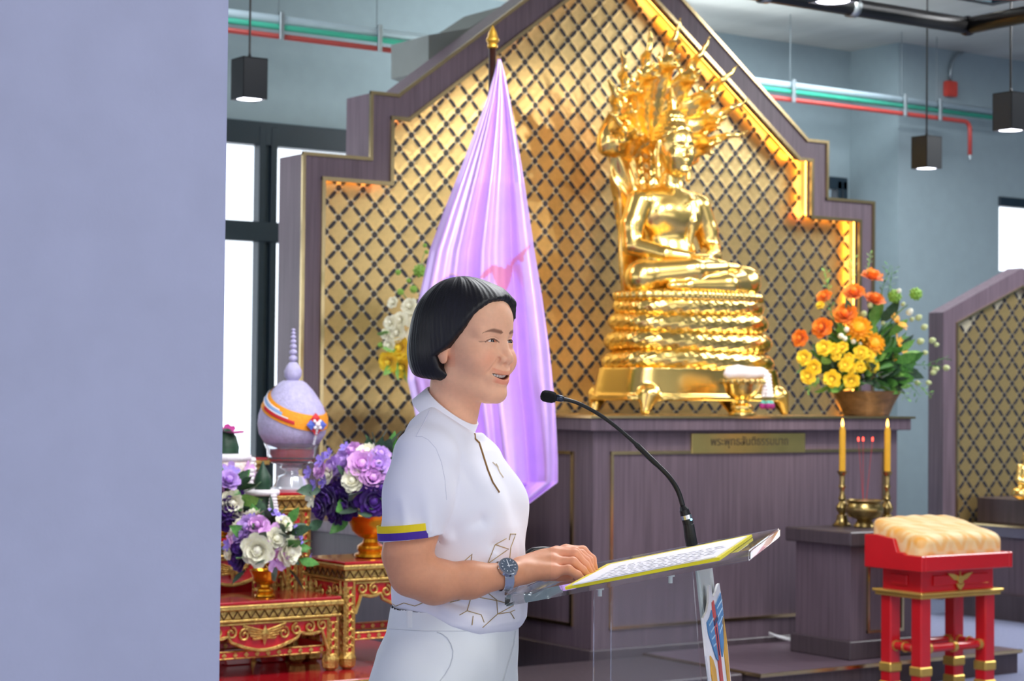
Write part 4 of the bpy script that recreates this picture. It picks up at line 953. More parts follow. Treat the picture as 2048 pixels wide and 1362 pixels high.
        bb.build('leg_carving', m_carve, l)
        MB().lathe([(.016, 0), (.030, .012), (.034, .040), (.028, .058), (.024, .062)], 8, (lx_+lw/2, ly_+lw/2, 0)).build('foot', m_carve, l)
    zs_ = H*.30
    for y_ in (lw/2, D-lw/2):
        s = MB().box(lw, W-lw, y_-.008, y_+.008, zs_-.014, zs_+.014).build('stretcher', m_red, t)
        bb = MB(); bb.tube([(lw, y_-.009, zs_+.012), (W-lw, y_-.009, zs_+.012)], .003, 4).tube([(lw, y_-.009, zs_-.012), (W-lw, y_-.009, zs_-.012)], .003, 4)
        n = int((W-2*lw)/.04)
        for i in range(n): u = lw+(W-2*lw)*(i+.5)/n; bb.add([(u-.010, y_-.012, zs_), (u, y_-.012, zs_-.010), (u+.010, y_-.012, zs_), (u, y_-.012, zs_+.010)], [(0, 1, 2, 3)])
        bb.build('stretcher_carving', m_carve, s)
    for x_ in (lw/2, W-lw/2): MB().box(x_-.008, x_+.008, lw, D-lw, zs_-.014, zs_+.014).build('stretcher', m_red, t)
    return t
def px2x(px, py, Y): return onY(px, py, Y)[0]
Y1 = 6.28
xr1 = px2x(678, 1190, Y1); h1 = onY(560, 1199, Y1)[2]-BZ
table('low carved red and gold table nearest the grey column, carrying the small flower bowl', xr1-.60, Y1, .60, .29, h1)
xl2 = px2x(684, 1124, Y1); h2 = onY(690, 1124, Y1)[2]-BZ
table('taller carved red and gold table behind the woman, carrying the large purple bouquet', xl2+.016, Y1, .55, .30, h2)
Y3 = 6.93
xr3 = px2x(622, 984, Y3); h3 = onY(622, 984, Y3)[2]-BZ
table('tall carved red and gold table under the glass bowl with the lavender dome', xr3-.26, Y3, .26, .34, h3, apr=.14)
Y4 = 6.66
hM = onY(520, 1074, Y4)[2]-BZ
table('carved red and gold table half hidden behind the small flower bowl', px2x(596, 1074, Y4)-.55, Y4, .55, .15, hM)
Y5 = 7.42; xr5 = px2x(531, 915, Y5); h5 = onY(531, 915, Y5)[2]-BZ
table('highest carved red table at the back beside the window, left of the glass bowl', xr5-.34, Y5, .34, .30, h5)
# plain red steps seen between the table legs
for i, (px_, w_) in enumerate(((475, .10), (545, .10), (618, .09))):
    x_ = px2x(px_, 1320, 6.60); tag(MB().prism([(x_-.05, BZ), (x_+.05, BZ), (x_+.075, BZ+.10), (x_+.05, BZ+.16), (x_+.05, BZ+.24), (x_-.05, BZ+.24), (x_-.05, BZ+.16), (x_-.075, BZ+.10)], 'y', 6.588, 6.640).build('red_bracket', m_redb, None, bevel=.004), ['plain red curved bracket seen under the low table, %s of three' % s for s in ('left', 'middle', 'right')][i], 'bracket', 'red brackets under the low table')
# glass footed bowl and lavender dome
q = onY(583, 974, Y3+.13); GX, GY, GZ = q[0], Y3+.13, BZ+h3
m_glass = M('clear_glass', 'f4f8ff', .03, 0, var=0, trans=.92, ior=1.45); m_silver = M('cut_glass_silver', 'e2e6ee', .12, .55, var=.1, scale=20)
sG = 8.05/3982*1.0
t = thing('glass_footed_bowl', 'clear cut glass footed bowl on the tall red table', 'bowl', (GX, GY, GZ))
MB().lathe([(.086, 0), (.088, .008), (.070, .016), (.062, .040), (.055, .056), (.030, .066), (.026, .080), (.046, .092), (.040, .100)], 24, flute=.02, nf=12).build('foot', m_silver, t, angle=40)
MB().lathe([(.045, .100), (.085, .112), (.098, .135), (.100, .165), (.112, .188), (.105, .190), (.095, .165), (.090, .135), (.04, .112)], 30, flute=.015, nf=15).build('bowl', m_glass, t, angle=40)
MB().lathe([(.0, .120), (.075, .125), (.088, .150), (.088, .166), (.0, .170)], 20, cap=False).build('red_cloth', M('red_cloth', 'd02028', .6), t, smooth=True)
m_lav = M('lavender_beads', 'b9b2d6', .55, var=.12, scale=60, bump=.5, bscale=220)
DM = thing('lavender_dome', 'lavender beaded dome with tall spire and orange sash resting in the glass bowl', 'ornament', (GX, GY, GZ+.172))
prof = [(.06, 0), (.110, .018), (.133, .055), (.139, .095), (.136, .130), (.124, .165), (.103, .200), (.080, .232), (.055, .258), (.038, .268)]
def prad(z): return float(np.interp(z, [p[1] for p in prof], [p[0] for p in prof]))
MB().lathe(prof, 32).build('dome', m_lav, DM, smooth=True)
MB().lathe([(.020, .264), (.034, .285), (.036, .305), (.026, .328), (.014, .342)], 18).build('neck_ball', m_lav, DM, smooth=True)
b = MB(); zz = .348
for r_ in (.017, .016, .014, .012, .011, .009, .008): b.sphere((-.002*(.0), 0, zz+r_*.5), r_, 12, 8, (1, 1, .8)); zz += r_*1.5
b.build('spire', m_lav, DM, smooth=True)
def band_pt(a, off, lift=.003):
    # sash runs low at the front right and high at the back left
    a0 = math.radians(-76); z = .160-.066*math.cos(a-a0)+off; z = max(.01, z); r = prad(z)+lift; return (r*math.cos(a), r*math.sin(a), z)
def band(nm, o0, o1, mat, a_s=-180, a_e=180, lift=.004):
    b = MB(); A_ = [math.radians(x) for x in np.linspace(a_s, a_e, 49)]; V = [band_pt(a, o0, lift) for a in A_]+[band_pt(a, (o0+o1)/2, lift+.002) for a in A_]+[band_pt(a, o1, lift) for a in A_]
    n = len(A_); b.add(V, [(k*n+i, k*n+i+1, (k+1)*n+i+1, (k+1)*n+i) for k in range(2) for i in range(n-1)]); return b.build(nm, mat, DM, smooth=True, normals=False)
band('orange_sash', -.028, .036, M('sash_orange', 'f09a1c', .6, var=.08, scale=60, bump=.3, bscale=200))
band('red_stripe', -.016, -.002, M('sash_red', 'c4242c', .6), -175, -115, .0075); band('blue_stripe', .002, .016, M('sash_blue', '88a8d8', .6), -215, -135, .0075); band('white_stripe', -.002, .003, m_thread, -205, -125, .008); band('white_stripe', .016, .022, m_thread, -215, -140, .008)
a0 = math.radians(-80); pc_ = Vector(band_pt(a0, .0, .010)); nrm = Vector((math.cos(a0), math.sin(a0), .1)).normalized(); tn = Vector((-math.sin(a0), math.cos(a0), 0)); up3 = nrm.cross(tn)
def dia(nm, dx, dz_, s, mat, lift, sx=1.0):
    c = pc_+tn*dx+up3*dz_+nrm*lift; b = MB(); b.add([c-tn*s*sx, c-up3*s, c+tn*s*sx, c+up3*s, c+nrm*.006], [(0, 1, 4), (1, 2, 4), (2, 3, 4), (3, 0, 4)]); return b.build(nm, mat, DM)
dia('emblem_ground', 0, 0, .046, M('sash_red', 'c4242c', .6), .0); m_bl = M('emblem_blue', '4a5fb8', .6)
for sg in (-1, 1): dia('blue_petal', sg*.028, -.002, .021, m_bl, .005, 1.1)
dia('red_petal', 0, .026, .020, M('sash_red', 'c4242c', .6), .005); 
b = MB(); 
for sg in (-1, 1):
    for sg2 in (-1, 1): c = pc_+tn*sg*.013+up3*sg2*.013+nrm*.010; b.sphere(c, .007, 8, 6)
b.sphere(pc_+nrm*.013, .011, 10, 8); b.build('white_centre', m_thread, DM)
b = MB()
for k_ in range(7): b.sphere(pc_+nrm*(.010-.0035*k_)-Vector((0, 0, .016+.010*k_)), .0062, 8, 6)
b.build('bead_pendant', m_silver, DM)
# bouquet bowls ---------------------------------
def round_bouquet(name, label, loc, s, R, bowl_s, flowers, Yp, nleaf=46, mat=None):
    t = bowl(name, label, 'flowers', loc, bowl_s, mat)
    c = (0, 0, .16*bowl_s+R*.55)
    for i in range(nleaf):
        z = random.uniform(-.45, 1); a = random.uniform(0, 6.28); r = math.sqrt(1-z*z); d = Vector((r*math.cos(a), r*math.sin(a), z)); k = random.uniform(.4, .75)
        fput(t, 'leaf', random.choice((l_2, l_2, l_1)), Vector(c)+d*R*k, d, random.uniform(.25, .4)*R)
    for i in range(26):   # back and sides, so that the bouquet is round from every side
        z = random.uniform(-.2, .9); a = random.uniform(.2, math.pi-.2); r = math.sqrt(1-z*z); d = Vector((r*math.cos(a), r*math.sin(a), z)); mt_ = random.choice((f_pu, f_li, f_wh, f_pk))
        fput(t, 'rose', mt_, Vector(c)+d*R*.72, d, .27*R, label={'petal_cream': 'white rose', 'petal_deep_purple': 'deep purple bloom'}.get(mt_.name, 'lilac bloom'))
    for kind, mt, px, py, sz, lb in flowers:
        p = Vector(onY(px, py, loc[1]-R*.55))-Vector(loc); d = p-Vector(c); d.y = -math.sqrt(max(.02*R, R*R-d.x*d.x-d.z*d.z)) if d.x*d.x+d.z*d.z < R*R else -.15*R
        p2 = Vector(onY(px, py, loc[1]+d.y*.85))-Vector(loc); fput(t, kind, mt, p2-d.normalized()*sz*.3, d, sz, label=lb)
    return t
ql = onY(530, 1187, Y1+.12)
LB = round_bouquet('flower_bowl', 'small bouquet of cream and lilac flowers in amber footed bowl on the low table', (ql[0], Y1+.12, BZ+h1), 1, .150, .60, [
 ('rose', f_wh, 515, 1100, .055, 'large cream bloom'), ('rose', f_wh, 577, 1103, .050, 'large cream bloom'), ('rose', f_wh, 551, 1077, .036, 'white rose'), ('rose', f_wh, 568, 1048, .032, 'white rose'),
 ('orchid', f_pk, 555, 1120, .040, 'pink orchid'), ('orchid', f_pk, 540, 1062, .036, 'pink orchid'), ('rose', f_li, 495, 1055, .045, 'lilac bloom'), ('rose', f_li, 485, 1070, .036, 'lilac bloom'), ('rose', f_pk, 515, 1050, .036, 'lilac bloom'),
 ('rose', f_pu, 475, 1115, .046, 'deep purple bloom'), ('rose', f_pu, 482, 1095, .036, 'deep purple bloom'), ('orchid', f_vi, 546, 1024, .020, 'violet floret'), ('orchid', f_vi, 594, 1060, .020, 'violet floret'), ('orchid', f_vi, 602, 1078, .018, 'violet floret'), ('orchid', f_vi, 562, 1033, .018, 'violet floret'), ('orchid', f_vi, 500, 1035, .020, 'violet floret'), ('orchid', f_vi, 621, 1115, .014, 'violet floret'), ('orchid', f_vi, 453, 1090, .020, 'violet floret'), ('rose', f_wh, 456, 1108, .020, 'white rose'),
 ('leaf', l_2, 545, 1140, .055, None), ('leaf', l_2, 585, 1148, .055, None), ('leaf', l_2, 520, 1120, .05, None), ('leaf', l_2, 590, 1065, .05, None), ('leaf', l_1, 605, 1120, .05, None), ('leaf', l_2, 535, 1035, .04, None), ('leaf', l_2, 485, 1145, .045, None), ('leaf', l_2, 525, 1075, .045, None)], Y1)
qr = onY(741, 1112, Y1+.14)
RBq = round_bouquet('flower_bowl', 'large lilac and deep purple bouquet in golden bowl just behind the woman', (qr[0], Y1+.14, BZ+h2), 1, .185, .98, [
 ('rose', f_wh, 706, 961, .040, 'white rose'), ('rose', f_wh, 735, 905, .040, 'white rose'), ('rose', f_li, 690, 925, .055, 'lilac bloom'), ('rose', f_pk, 725, 930, .055, 'pink lilac bloom'), ('rose', f_li, 755, 930, .05, 'lilac bloom'), ('rose', f_pk, 705, 905, .045, 'pink lilac bloom'), ('rose', f_li, 760, 910, .04, 'lilac bloom'), ('rose', f_pk, 745, 955, .045, 'pink lilac bloom'), ('rose', f_li, 665, 935, .04, 'lilac bloom'),
 ('rose', f_pu, 655, 1000, .055, 'deep purple bloom'), ('rose', f_pu, 690, 1010, .055, 'deep purple bloom'), ('rose', f_pu, 640, 1015, .042, 'deep purple bloom'), ('rose', f_pu, 680, 985, .045, 'deep purple bloom'), ('rose', f_pu, 745, 1000, .06, 'deep purple bloom'), ('rose', f_pu, 760, 975, .045, 'deep purple bloom'), ('rose', f_pu, 670, 1030, .038, 'deep purple bloom'), ('rose', f_wh, 655, 950, .030, 'white rose'),
 ('orchid', f_vi, 640, 920, .026, 'violet floret'), ('orchid', f_vi, 655, 908, .022, 'violet floret'), ('orchid', f_vi, 615, 945, .022, 'violet floret'), ('orchid', f_vi, 625, 970, .020, 'violet floret'), ('orchid', f_vi, 682, 967, .024, 'violet floret'), ('orchid', f_vi, 662, 985, .022, 'violet floret'), ('orchid', f_vi, 688, 893, .020, 'violet floret'), ('orchid', f_wh, 620, 1000, .026, 'pale floret'), ('orchid', f_vi, 645, 962, .022, 'violet floret'), ('rose', f_pk, 640, 940, .03, 'lilac bloom'),
 ('leaf', l_2, 705, 1015, .08, None), ('leaf', l_2, 715, 990, .08, None), ('leaf', l_2, 632, 980, .06, None), ('leaf', l_1, 690, 1040, .06, None), ('leaf', l_2, 640, 1045, .05, None), ('leaf', l_2, 690, 945, .05, None), ('leaf', l_2, 730, 1020, .07, None)], Y1)
qp = onY(452, 1075, Y4+.11)
PBq = round_bouquet('flower_bowl', 'purple and cream bouquet mostly hidden by the grey column', (qp[0]-.03, Y4+.075, BZ+hM), 1, .115, .5, [
 ('rose', f_wh, 462, 1005, .045, 'cream bloom'), ('rose', f_pu, 455, 1040, .05, 'deep purple bloom'), ('rose', f_pu, 470, 1050, .04, 'deep purple bloom'), ('leaf', l_3, 482, 1000, .07, None), ('orchid', f_vi, 463, 940, .03, 'violet floret'), ('rose', f_li, 458, 960, .04, 'lilac bloom'), ('rose', f_wh, 470, 1025, .03, 'cream bloom'), ('rose', f_pu, 452, 1015, .04, 'deep purple bloom')], Y4)
# folded leaf cones with garlands
m_leafc = M('folded_leaf', '24432f', .45, var=.25, scale=30, stretch=(1, 1, 3)); 
qc = onY(524, 1072, Y4+.078)
LC = thing('leaf_cone', 'dark green folded leaf cone with white garland band behind the small bouquet', 'offering', (qc[0], Y4+.078, BZ+hM))
MB().lathe([(.075, 0), (.070, .04), (.050, .09), (.034, .14), (.030, .175), (.036, .20), (.030, .225), (.012, .255), (.002, .28)], 10).build('cone', m_leafc, LC, angle=50)
MB().tube([(.055*math.cos(a), .055*math.sin(a), .162) for a in np.linspace(0, 2*math.pi, 19)], .012, 8).build('garland_band', m_thread, LC, smooth=True, normals=False)
tassel(LC, .015, -.058, .150, .115, .014)
qd = onY(462, 1010, Y5+.05); YD = 6.925
qd = onY(452, 930, YD)
LD = thing('leaf_cone', 'leaf cone topped with a magenta flower at the edge of the grey column', 'offering', (qd[0], YD, BZ+.0))
zt_ = qd[2]-BZ
MB().box(-.08, .08, -.08, .08, 0, zt_-.16).build('pedestal', m_redb, LD, bevel=.004)
MB().lathe([(.08, zt_-.16), (.10, zt_-.05), (.098, zt_-.0), (.085, zt_+.02)], 16).build('garland_basket', M('garland_net', 'e6d9d0', .8, var=.2, scale=60, bump=.6, bscale=120), LD, smooth=True)
MB().tube([(.085*math.cos(a), .085*math.sin(a), zt_+.03) for a in np.linspace(0, 2*math.pi, 19)], .015, 8).build('garland_ring', m_thread, LD, smooth=True, normals=False)
MB().lathe([(.05, zt_+.03), (.052, zt_+.07), (.040, zt_+.11), (.012, zt_+.14)], 8).build('cone', m_leafc, LD, angle=50)
fput(LD, 'orchid', fm('petal_magenta', '9c1670', 'b52a86'), (0.0, 0, zt_+.125), (0.2, -.3, 1), .055, 'magenta top flower')
for i, a in enumerate(np.linspace(-1.9, .6, 7)): fput(LD, 'orchid', (f_li, f_wh, f_pk)[i % 3], (.10*math.cos(a), .10*math.sin(a), zt_-.02-.03*(i % 2)), (math.cos(a), math.sin(a), .2), .032)
tassel(LD, .095, -.03, zt_+.02, .17, .012); tassel(LD, .06, -.085, zt_-.02, .15, .014)
# ------------------------------------------------------------------ the woman at the lectern
WD = 3.82
def dz(px, py, b=0.0):
    P = atD(px, py, 1.0)-CP; s = (WD+b)/(P@Fh); P = CP+P*s; return np.array([P@r0, b, P[2]])
RZ = math.atan2(r0[1], r0[0])
ws_ = np.array([0, 0, 0])+WD*Fh
woman = thing('person', 'woman in white short sleeved polo shirt with black bob hair speaking at the clear lectern', 'person', (ws_[0], ws_[1], 0), RZ)
def wobj(name, fn, lo, hi, h, mat, parent=woman, color=None, refine=1):
    me = sdf_mesh(fn, lo, hi, h, name, refine)
    if color is not None:
        n = len(me.vertices); co = np.empty(n*3); me.vertices.foreach_get('co', co)
        at = me.color_attributes.new('tint', 'FLOAT_COLOR', 'POINT'); at.data.foreach_set('color', np.c_[color(co.reshape(-1, 3)), np.ones(n)].ravel())
    me.materials.append(mat); return put(bpy.data.objects.new(name, me), parent)
PHI = math.radians(33); HO = dz(934, 683, 0)
HF = np.array([[math.cos(PHI), -math.sin(PHI), 0], [math.sin(PHI), math.cos(PHI), 0], [0, 0, 1]])   # rows: fwd,left,up
def toH(P): return (P-HO)@HF.T
def H(x, y, z): return HO+np.array([x, y, z])@HF
def head_d(P):
    q = toH(P); q = q.copy(); sy = q[:, 1].copy(); q[:, 1] = np.abs(sy); x, y, z = q.T
    d = ell(q, (-.008, 0, .030), (.094, .0755, .086))
    d = smin(d, ell(q, (.022, 0, -.030), (.064, .066, .080)), .025)
    d = smin(d, ell(q, (.044, 0, .042), (.043, .060, .046)), .02)
    d = smin(d, ell(q, (.051, .041, -.036), (.031, .031, .029)), .018)
    d = smin(d, cap(q, (.005, .052, -.068), (.056, .018, -.098), .020, .019), .02)
    d = smin(d, ell(q, (.064, 0, -.099), (.022, .024, .018)), .014)
    d = smin(d, ell(q, (.066, 0, -.064), (.0235, .033, .027)), .012)
    d = smin(d, cap(q, (.071, .012, .019), (.060, .047, .017), .011, .010), .012)
    # eye sockets and lids
    d = smax(d, -ell(q, (.094, .030, -.0015), (.016, .019, .0125)), .011)
    d = smin(d, ell(q, (.0665, .0305, -.003), (.0155, .0185, .0135)), .005)
    # nose
    nz = chain(q, [(.074, 0, .010), (.0825, 0, -.010), (.0945, 0, -.031)], [.0075, .0080, .0098], .006)
    nz = smin(nz, ell(q, (.086, .0135, -.0345), (.0115, .0085, .0082)), .005)
    nz = smin(nz, cap(q, (.084, 0, -.040), (.092, 0, -.038), .008, .006), .004)
    d = smin(d, nz, .0095)
    d = smax(d, -ell(q, (.092, .0075, -.0445), (.0050, .0034, .0034)), .003)
    # mouth
    zz = z-7.5*y*y
    qm = np.stack([x, y, zz], 1)
    d = smin(d, chain(qm, [(.0835, 0, -.0605), (.081, .013, -.0605), (.070, .030, -.0665)], [.0052, .0048, .003], .004), .006)
    d = smin(d, chain(qm, [(.0820, 0, -.0780), (.079, .013, -.0772), (.069, .029, -.0710)], [.0058, .0052, .003], .004), .007)
    d = smax(d, -ell(qm, (.083, 0, -.0688), (.022, .0300, .0044)), .0022)
    d = smin(d, ell(q, (.066, 0, -.0685), (.0105, .028, .012)), .001)      # closes the mouth cavity behind the teeth
    # nasolabial fold
    d = smax(d, -cap(q, (.087, .021, -.034), (.0765, .036, -.058), .0010), .009)
    # eye slit
    ze = z-.0000+10*(y-.0305)**2
    d = smax(d, -ell(np.stack([x, y, ze], 1), (.082, .0305, .0002), (.012, .0145, .0024)), .0012)
    # ears
    e = smin(ell(q, (-.006, .0765, -.008), (.016, .0055, .024), rotz(math.radians(-18))), ell(q, (-.003, .0745, -.034), (.009, .005, .010)), .008)
    e = smax(e, -ell(q, (-.002, .083, -.008), (.0085, .006, .013)), .004)
    d = smin(d, e, .005)
    return d
# body frame
PSI = math.radians(20); BF = np.array([[math.cos(PSI), -math.sin(PSI), 0], [math.sin(PSI), math.cos(PSI), 0], [0, 0, 1]])
def zpy(py): return dz(940, py)[2]
tab = [(858, 897, .050, .088), (880, 897, .066, .130), (900, 898, .083, .152), (925, 900, .095, .160), (950, 902, .104, .163), (1000, 908, .115, .163), (1050, 912, .122, .160), (1100, 916, .122, .155), (1150, 919, .122, .153), (1200, 921, .122, .153), (1235, 921, .122, .153), (1262, 919, .110, .148)]
tz = np.array([zpy(t[0]) for t in tab])[::-1]; tx = np.array([dz(t[1], t[0])[0] for t in tab])[::-1]; trx = np.array([t[2] for t in tab])[::-1]; try_ = np.array([t[3] for t in tab])[::-1]
def loft(P, z_, cx, rx, ry, ex=2.0, cb=0.0):
    z = P[:, 2]; c = np.interp(z, z_, cx); a = np.interp(z, z_, rx); b = np.interp(z, z_, ry)
    u = P[:, 0]-c; v = P[:, 1]-cb; x = u*BF[0, 0]+v*BF[0, 1]; y = u*BF[1, 0]+v*BF[1, 1]
    r = (np.abs(x/a)**ex+np.abs(y/b)**ex)**(1/ex); d = (r-1)*np.minimum(a, b)
    return np.maximum(d, np.maximum(z-z_[-1], z_[0]-z))
SH = dz(852, 918, -.150); EL = dz(822, 1150, -.205); WR = dz(1018, 1150, -.135)
SHL = SH+BF[1]*.262-A3(0, 0, .012); ELL = dz(905, 1150, .19); WRL = dz(1072, 1128, .03)
def finger(P, pts, r, b=None):
    return chain(P, pts, r, .004)
def hand_r(P):
    D = lambda x, y, b: dz(x, y, b)
    d = chain(P, [WR, D(1045, 1145, -.115)], [.0225, .021], .01)
    d = smin(d, cap(P, D(1045, 1144, -.118), D(1106, 1143, -.118), .019, .0145), .014)
    d = smin(d, cap(P, D(1042, 1138, -.100), D(1107, 1124, -.098), .019, .0145), .014)
    d = smin(d, cap(P, D(1042, 1136, -.092), D(1108, 1109, -.078), .018, .0135), .014)
    d = smin(d, cap(P, D(1045, 1138, -.085), D(1113, 1106, -.055), .018, .0125), .014)
    f = finger(P, [D(1106, 1143, -.118), D(1137, 1139, -.122), D(1155, 1150, -.116), D(1166, 1160, -.108)], [.0105, .0085, .0078, .0066])
    g = finger(P, [D(1107, 1124, -.098), D(1146, 1124, -.104), D(1165, 1141, -.098), D(1177, 1155, -.090)], [.0115, .0092, .0082, .0070])
    f = smin(f, g, .0022)
    g = finger(P, [D(1108, 1108, -.078), D(1149, 1108, -.084), D(1170, 1130, -.076), D(1182, 1150, -.070)], [.0120, .0094, .0084, .0072])
    f = smin(f, g, .0022)
    g = finger(P, [D(1113, 1105, -.056), D(1150, 1104, -.056), D(1172, 1122, -.052), D(1184, 1142, -.048)], [.0115, .0092, .0082, .0070])
    f = smin(f, g, .0022)
    d = smin(d, f, .006)
    t = finger(P, [D(1055, 1146, -.075), D(1090, 1150, -.048), D(1118, 1152, -.045), D(1138, 1156, -.045)], [.015, .0115, .0095, .0078])
    return smin(d, t, .008)
def hand_l(P):
    D = lambda x, y, b: dz(x, y, b)
    d = chain(P, [WRL, D(1090, 1122, .02)], [.021, .020], .01)
    for k, (yy, b) in enumerate(((1110, -.020), (1104, 0), (1102, .02), (1104, .04))):
        d = smin(d, cap(P, D(1088, 1122, .02+.3*(b-.01)), D(1132, yy, b), .017, .0125), .012)
    f = None
    for (x0, y0, b0, x1, y1, x2, y2, x3, y3, db) in ((1132, 1109, -.020, 1162, 1108, 1178, 1120, 1181, 1131, -.004), (1133, 1103, 0, 1166, 1102, 1184, 1118, 1189, 1139, 0), (1133, 1101, .02, 1166, 1101, 1184, 1119, 1190, 1142, .004), (1132, 1103, .04, 1158, 1103, 1173, 1122, 1179, 1143, .006)):
        g = finger(P, [D(x0, y0, b0), D(x1, y1, b0+db), D(x2, y2, b0+db), D(x3, y3, b0+db)], [.0110, .0090, .0080, .0070]); f = g if f is None else smin(f, g, .0022)
    d = smin(d, f, .006)
    return smin(d, finger(P, [D(1092, 1128, .0), D(1120, 1138, -.028), D(1142, 1148, -.032), D(1158, 1157, -.034)], [.013, .0105, .009, .0075]), .008)
NK0 = dz(912, 770, .0); NK1 = dz(893, 862, .01)
def neck_d(P): return chain(P, [NK0, dz(906, 815, .004), NK1], [.050, .046, .056], .02)
def skin_up(P): return smin(head_d(P), neck_d(P), .018)
def arms(P):
    d = chain(P, [SH, dz(824, 1060, -.185), dz(815, 1110, -.2), EL], [.050, .0465, .0435, .0365], .015)
    d = smin(d, chain(P, [EL, dz(868, 1163, -.19), dz(940, 1160, -.165), WR], [.0365, .0385, .0310, .0225], .02), .015)
    d = smin(d, hand_r(P), .012)
    return d
def arm_l(P):
    d = chain(P, [SHL, dz(890, 1060, .20), ELL], [.045, .044, .038], .02)
    d = smin(d, chain(P, [ELL, dz(960, 1145, .14), WRL], [.038, .034, .021], .02), .02)
    return smin(d, hand_l(P), .012)
def skincol(P):
    q = toH(P); x, y, z = q.T; ay = np.abs(y)
    c = np.ones((len(P), 3)); isf = (P[:, 2] > HO[2]-.17)[:, None]*1.0
    arm = np.array([.83, .69, .61]); c = c*isf+arm*(1-isf)
    def mix(m, col): nonlocal c; c = c*(1-m[:, None])+np.array(col)*m[:, None]
    f = sstep(.03, .05, x)
    blush = np.exp(-(((ay-.046)/.020)**2+((z+.034)/.018)**2))*sstep(.0, .03, x); mix(blush*.5, (1.0, .66, .62))
    zz = z-7.5*y*y
    lip = sstep(.032, .026, ay)*sstep(.0030, .0008, np.abs(zz+.0610)-.0022)*f; mix(lip*.65, (.86, .52, .50))
    lip = sstep(.030, .020, ay)*sstep(.0035, .0012, np.abs(zz+.0775)-.0028)*f; mix(lip*.7, (.90, .50, .50))
    cav = sstep(.0285, .026, ay)*sstep(.0050, .0038, np.abs(zz+.0688))*sstep(.083, .0775, x)*f; mix(cav, (.16, .05, .05))
    br = .0160+.0035*np.minimum(1, (ay-.012)/.02)-16*np.maximum(ay-.034, 0)**2-.0*z
    th = .0036*np.clip((.053-ay)/.02, .15, 1)*np.clip((ay-.010)/.005, 0, 1)
    brow = sstep(1.5, .4, np.abs(z-br)/(th+1e-5))*(ay > .010)*(ay < .053)*f; mix(brow*.85, (.22, .16, .15))
    u = (ay-.0305)/.0155; top = .0000-10*(ay-.0305)**2+.0005+.0028*np.sqrt(np.clip(1-u*u, 0, 1))
    lash = sstep(.0016, .0006, np.abs(z-top-.0003))*(np.abs(u) < 1.1)*f; mix(lash*.92, (.08, .05, .05))
    tail = sstep(.0012, .0005, np.abs(z-(-.0013-.10*(ay-.044))))*(ay > .043)*(ay < .054)*f; mix(tail*.6, (.25, .15, .14))
    cr = sstep(.0011, .0004, np.abs(z-top-.0048))*(np.abs(u) < .95)*f; mix(cr*.35, (.55, .36, .32))
    low = sstep(.0012, .0004, np.abs(z-(top-.0062*np.sqrt(np.clip(1-u*u, 0, 1)))))*(np.abs(u) < .9)*f; mix(low*.35, (.55, .35, .32))
    ears = (ay > .066)*(z < .02)*(z > -.05)*(x < .02); mix(ears*.35, (1, .74, .68))
    hd = (P[:, 0] > dz(1100, 1100)[0]) & (P[:, 2] < HO[2]-.2); mix(hd*.5, (1.0, .80, .76))
    return c
m_skin = M('skin', 'f3ba97', .46, var=.03, scale=120, attr='tint', sss=.18, bump=.02, bscale=900, spec=.35)
def join_meshes(name, meshes, mat):
    V = []; Fq = []; C = []; o = 0
    for me, col in meshes:
        n = len(me.vertices); co = np.empty(n*3); me.vertices.foreach_get('co', co); co = co.reshape(-1, 3)
        q = np.empty(len(me.polygons)*4, np.int32); me.polygons.foreach_get('vertices', q); V.append(co); Fq.append(q.reshape(-1, 4)+o); C.append(col(co)); o += n
    V = np.concatenate(V); Q = np.concatenate(Fq); C = np.concatenate(C); me = bpy.data.meshes.new(name)
    me.vertices.add(len(V)); me.vertices.foreach_set('co', V.ravel()); me.loops.add(Q.size); me.loops.foreach_set('vertex_index', Q.ravel())
    me.polygons.add(len(Q)); me.polygons.foreach_set('loop_start', np.arange(0, Q.size, 4, dtype=np.int32)); me.polygons.foreach_set('loop_total', np.full(len(Q), 4, np.int32))
    me.update(); me.validate(); me.shade_smooth()
    at = me.color_attributes.new('tint', 'FLOAT_COLOR', 'POINT'); at.data.foreach_set('color', np.c_[C, np.ones(len(C))].ravel())
    me.materials.append(mat); return me
def body_low(P):
    z = P[:, 2]; s = .85
    d = loft(P, tz, tx, trx*s-.004, try_*s-.004)
    hip = dz(900, 1300)[0]
    for sgn in (-1, 1):
        L = BF[1]*sgn*.085; d = smin(d, chain(P, [A3(hip, 0, .90)+L, A3(hip+.01, 0, .50)+L, A3(hip-.02, 0, .10)+L, A3(hip+.10, 0, .04)+L], [.080, .052, .036, .032], .03), .02)
    return d
meshes = [(sdf_mesh(skin_up, (-.24, -.11, 1.28), (.06, .13, 1.64), .00135, 'h'), skincol),
          (sdf_mesh(arms, (-.27, -.27, .97), (.18, -.0, 1.34), .0017, 'a'), skincol),
          (sdf_mesh(arm_l, (-.20, -.05, .97), (.19, .27, 1.34), .0025, 'l'), skincol),
          (sdf_mesh(body_low, (-.32, -.24, .0), (.12, .25, 1.36), .008, 'b', 0), skincol)]
put(bpy.data.objects.new('body', join_meshes('body', meshes, m_skin)), woman)
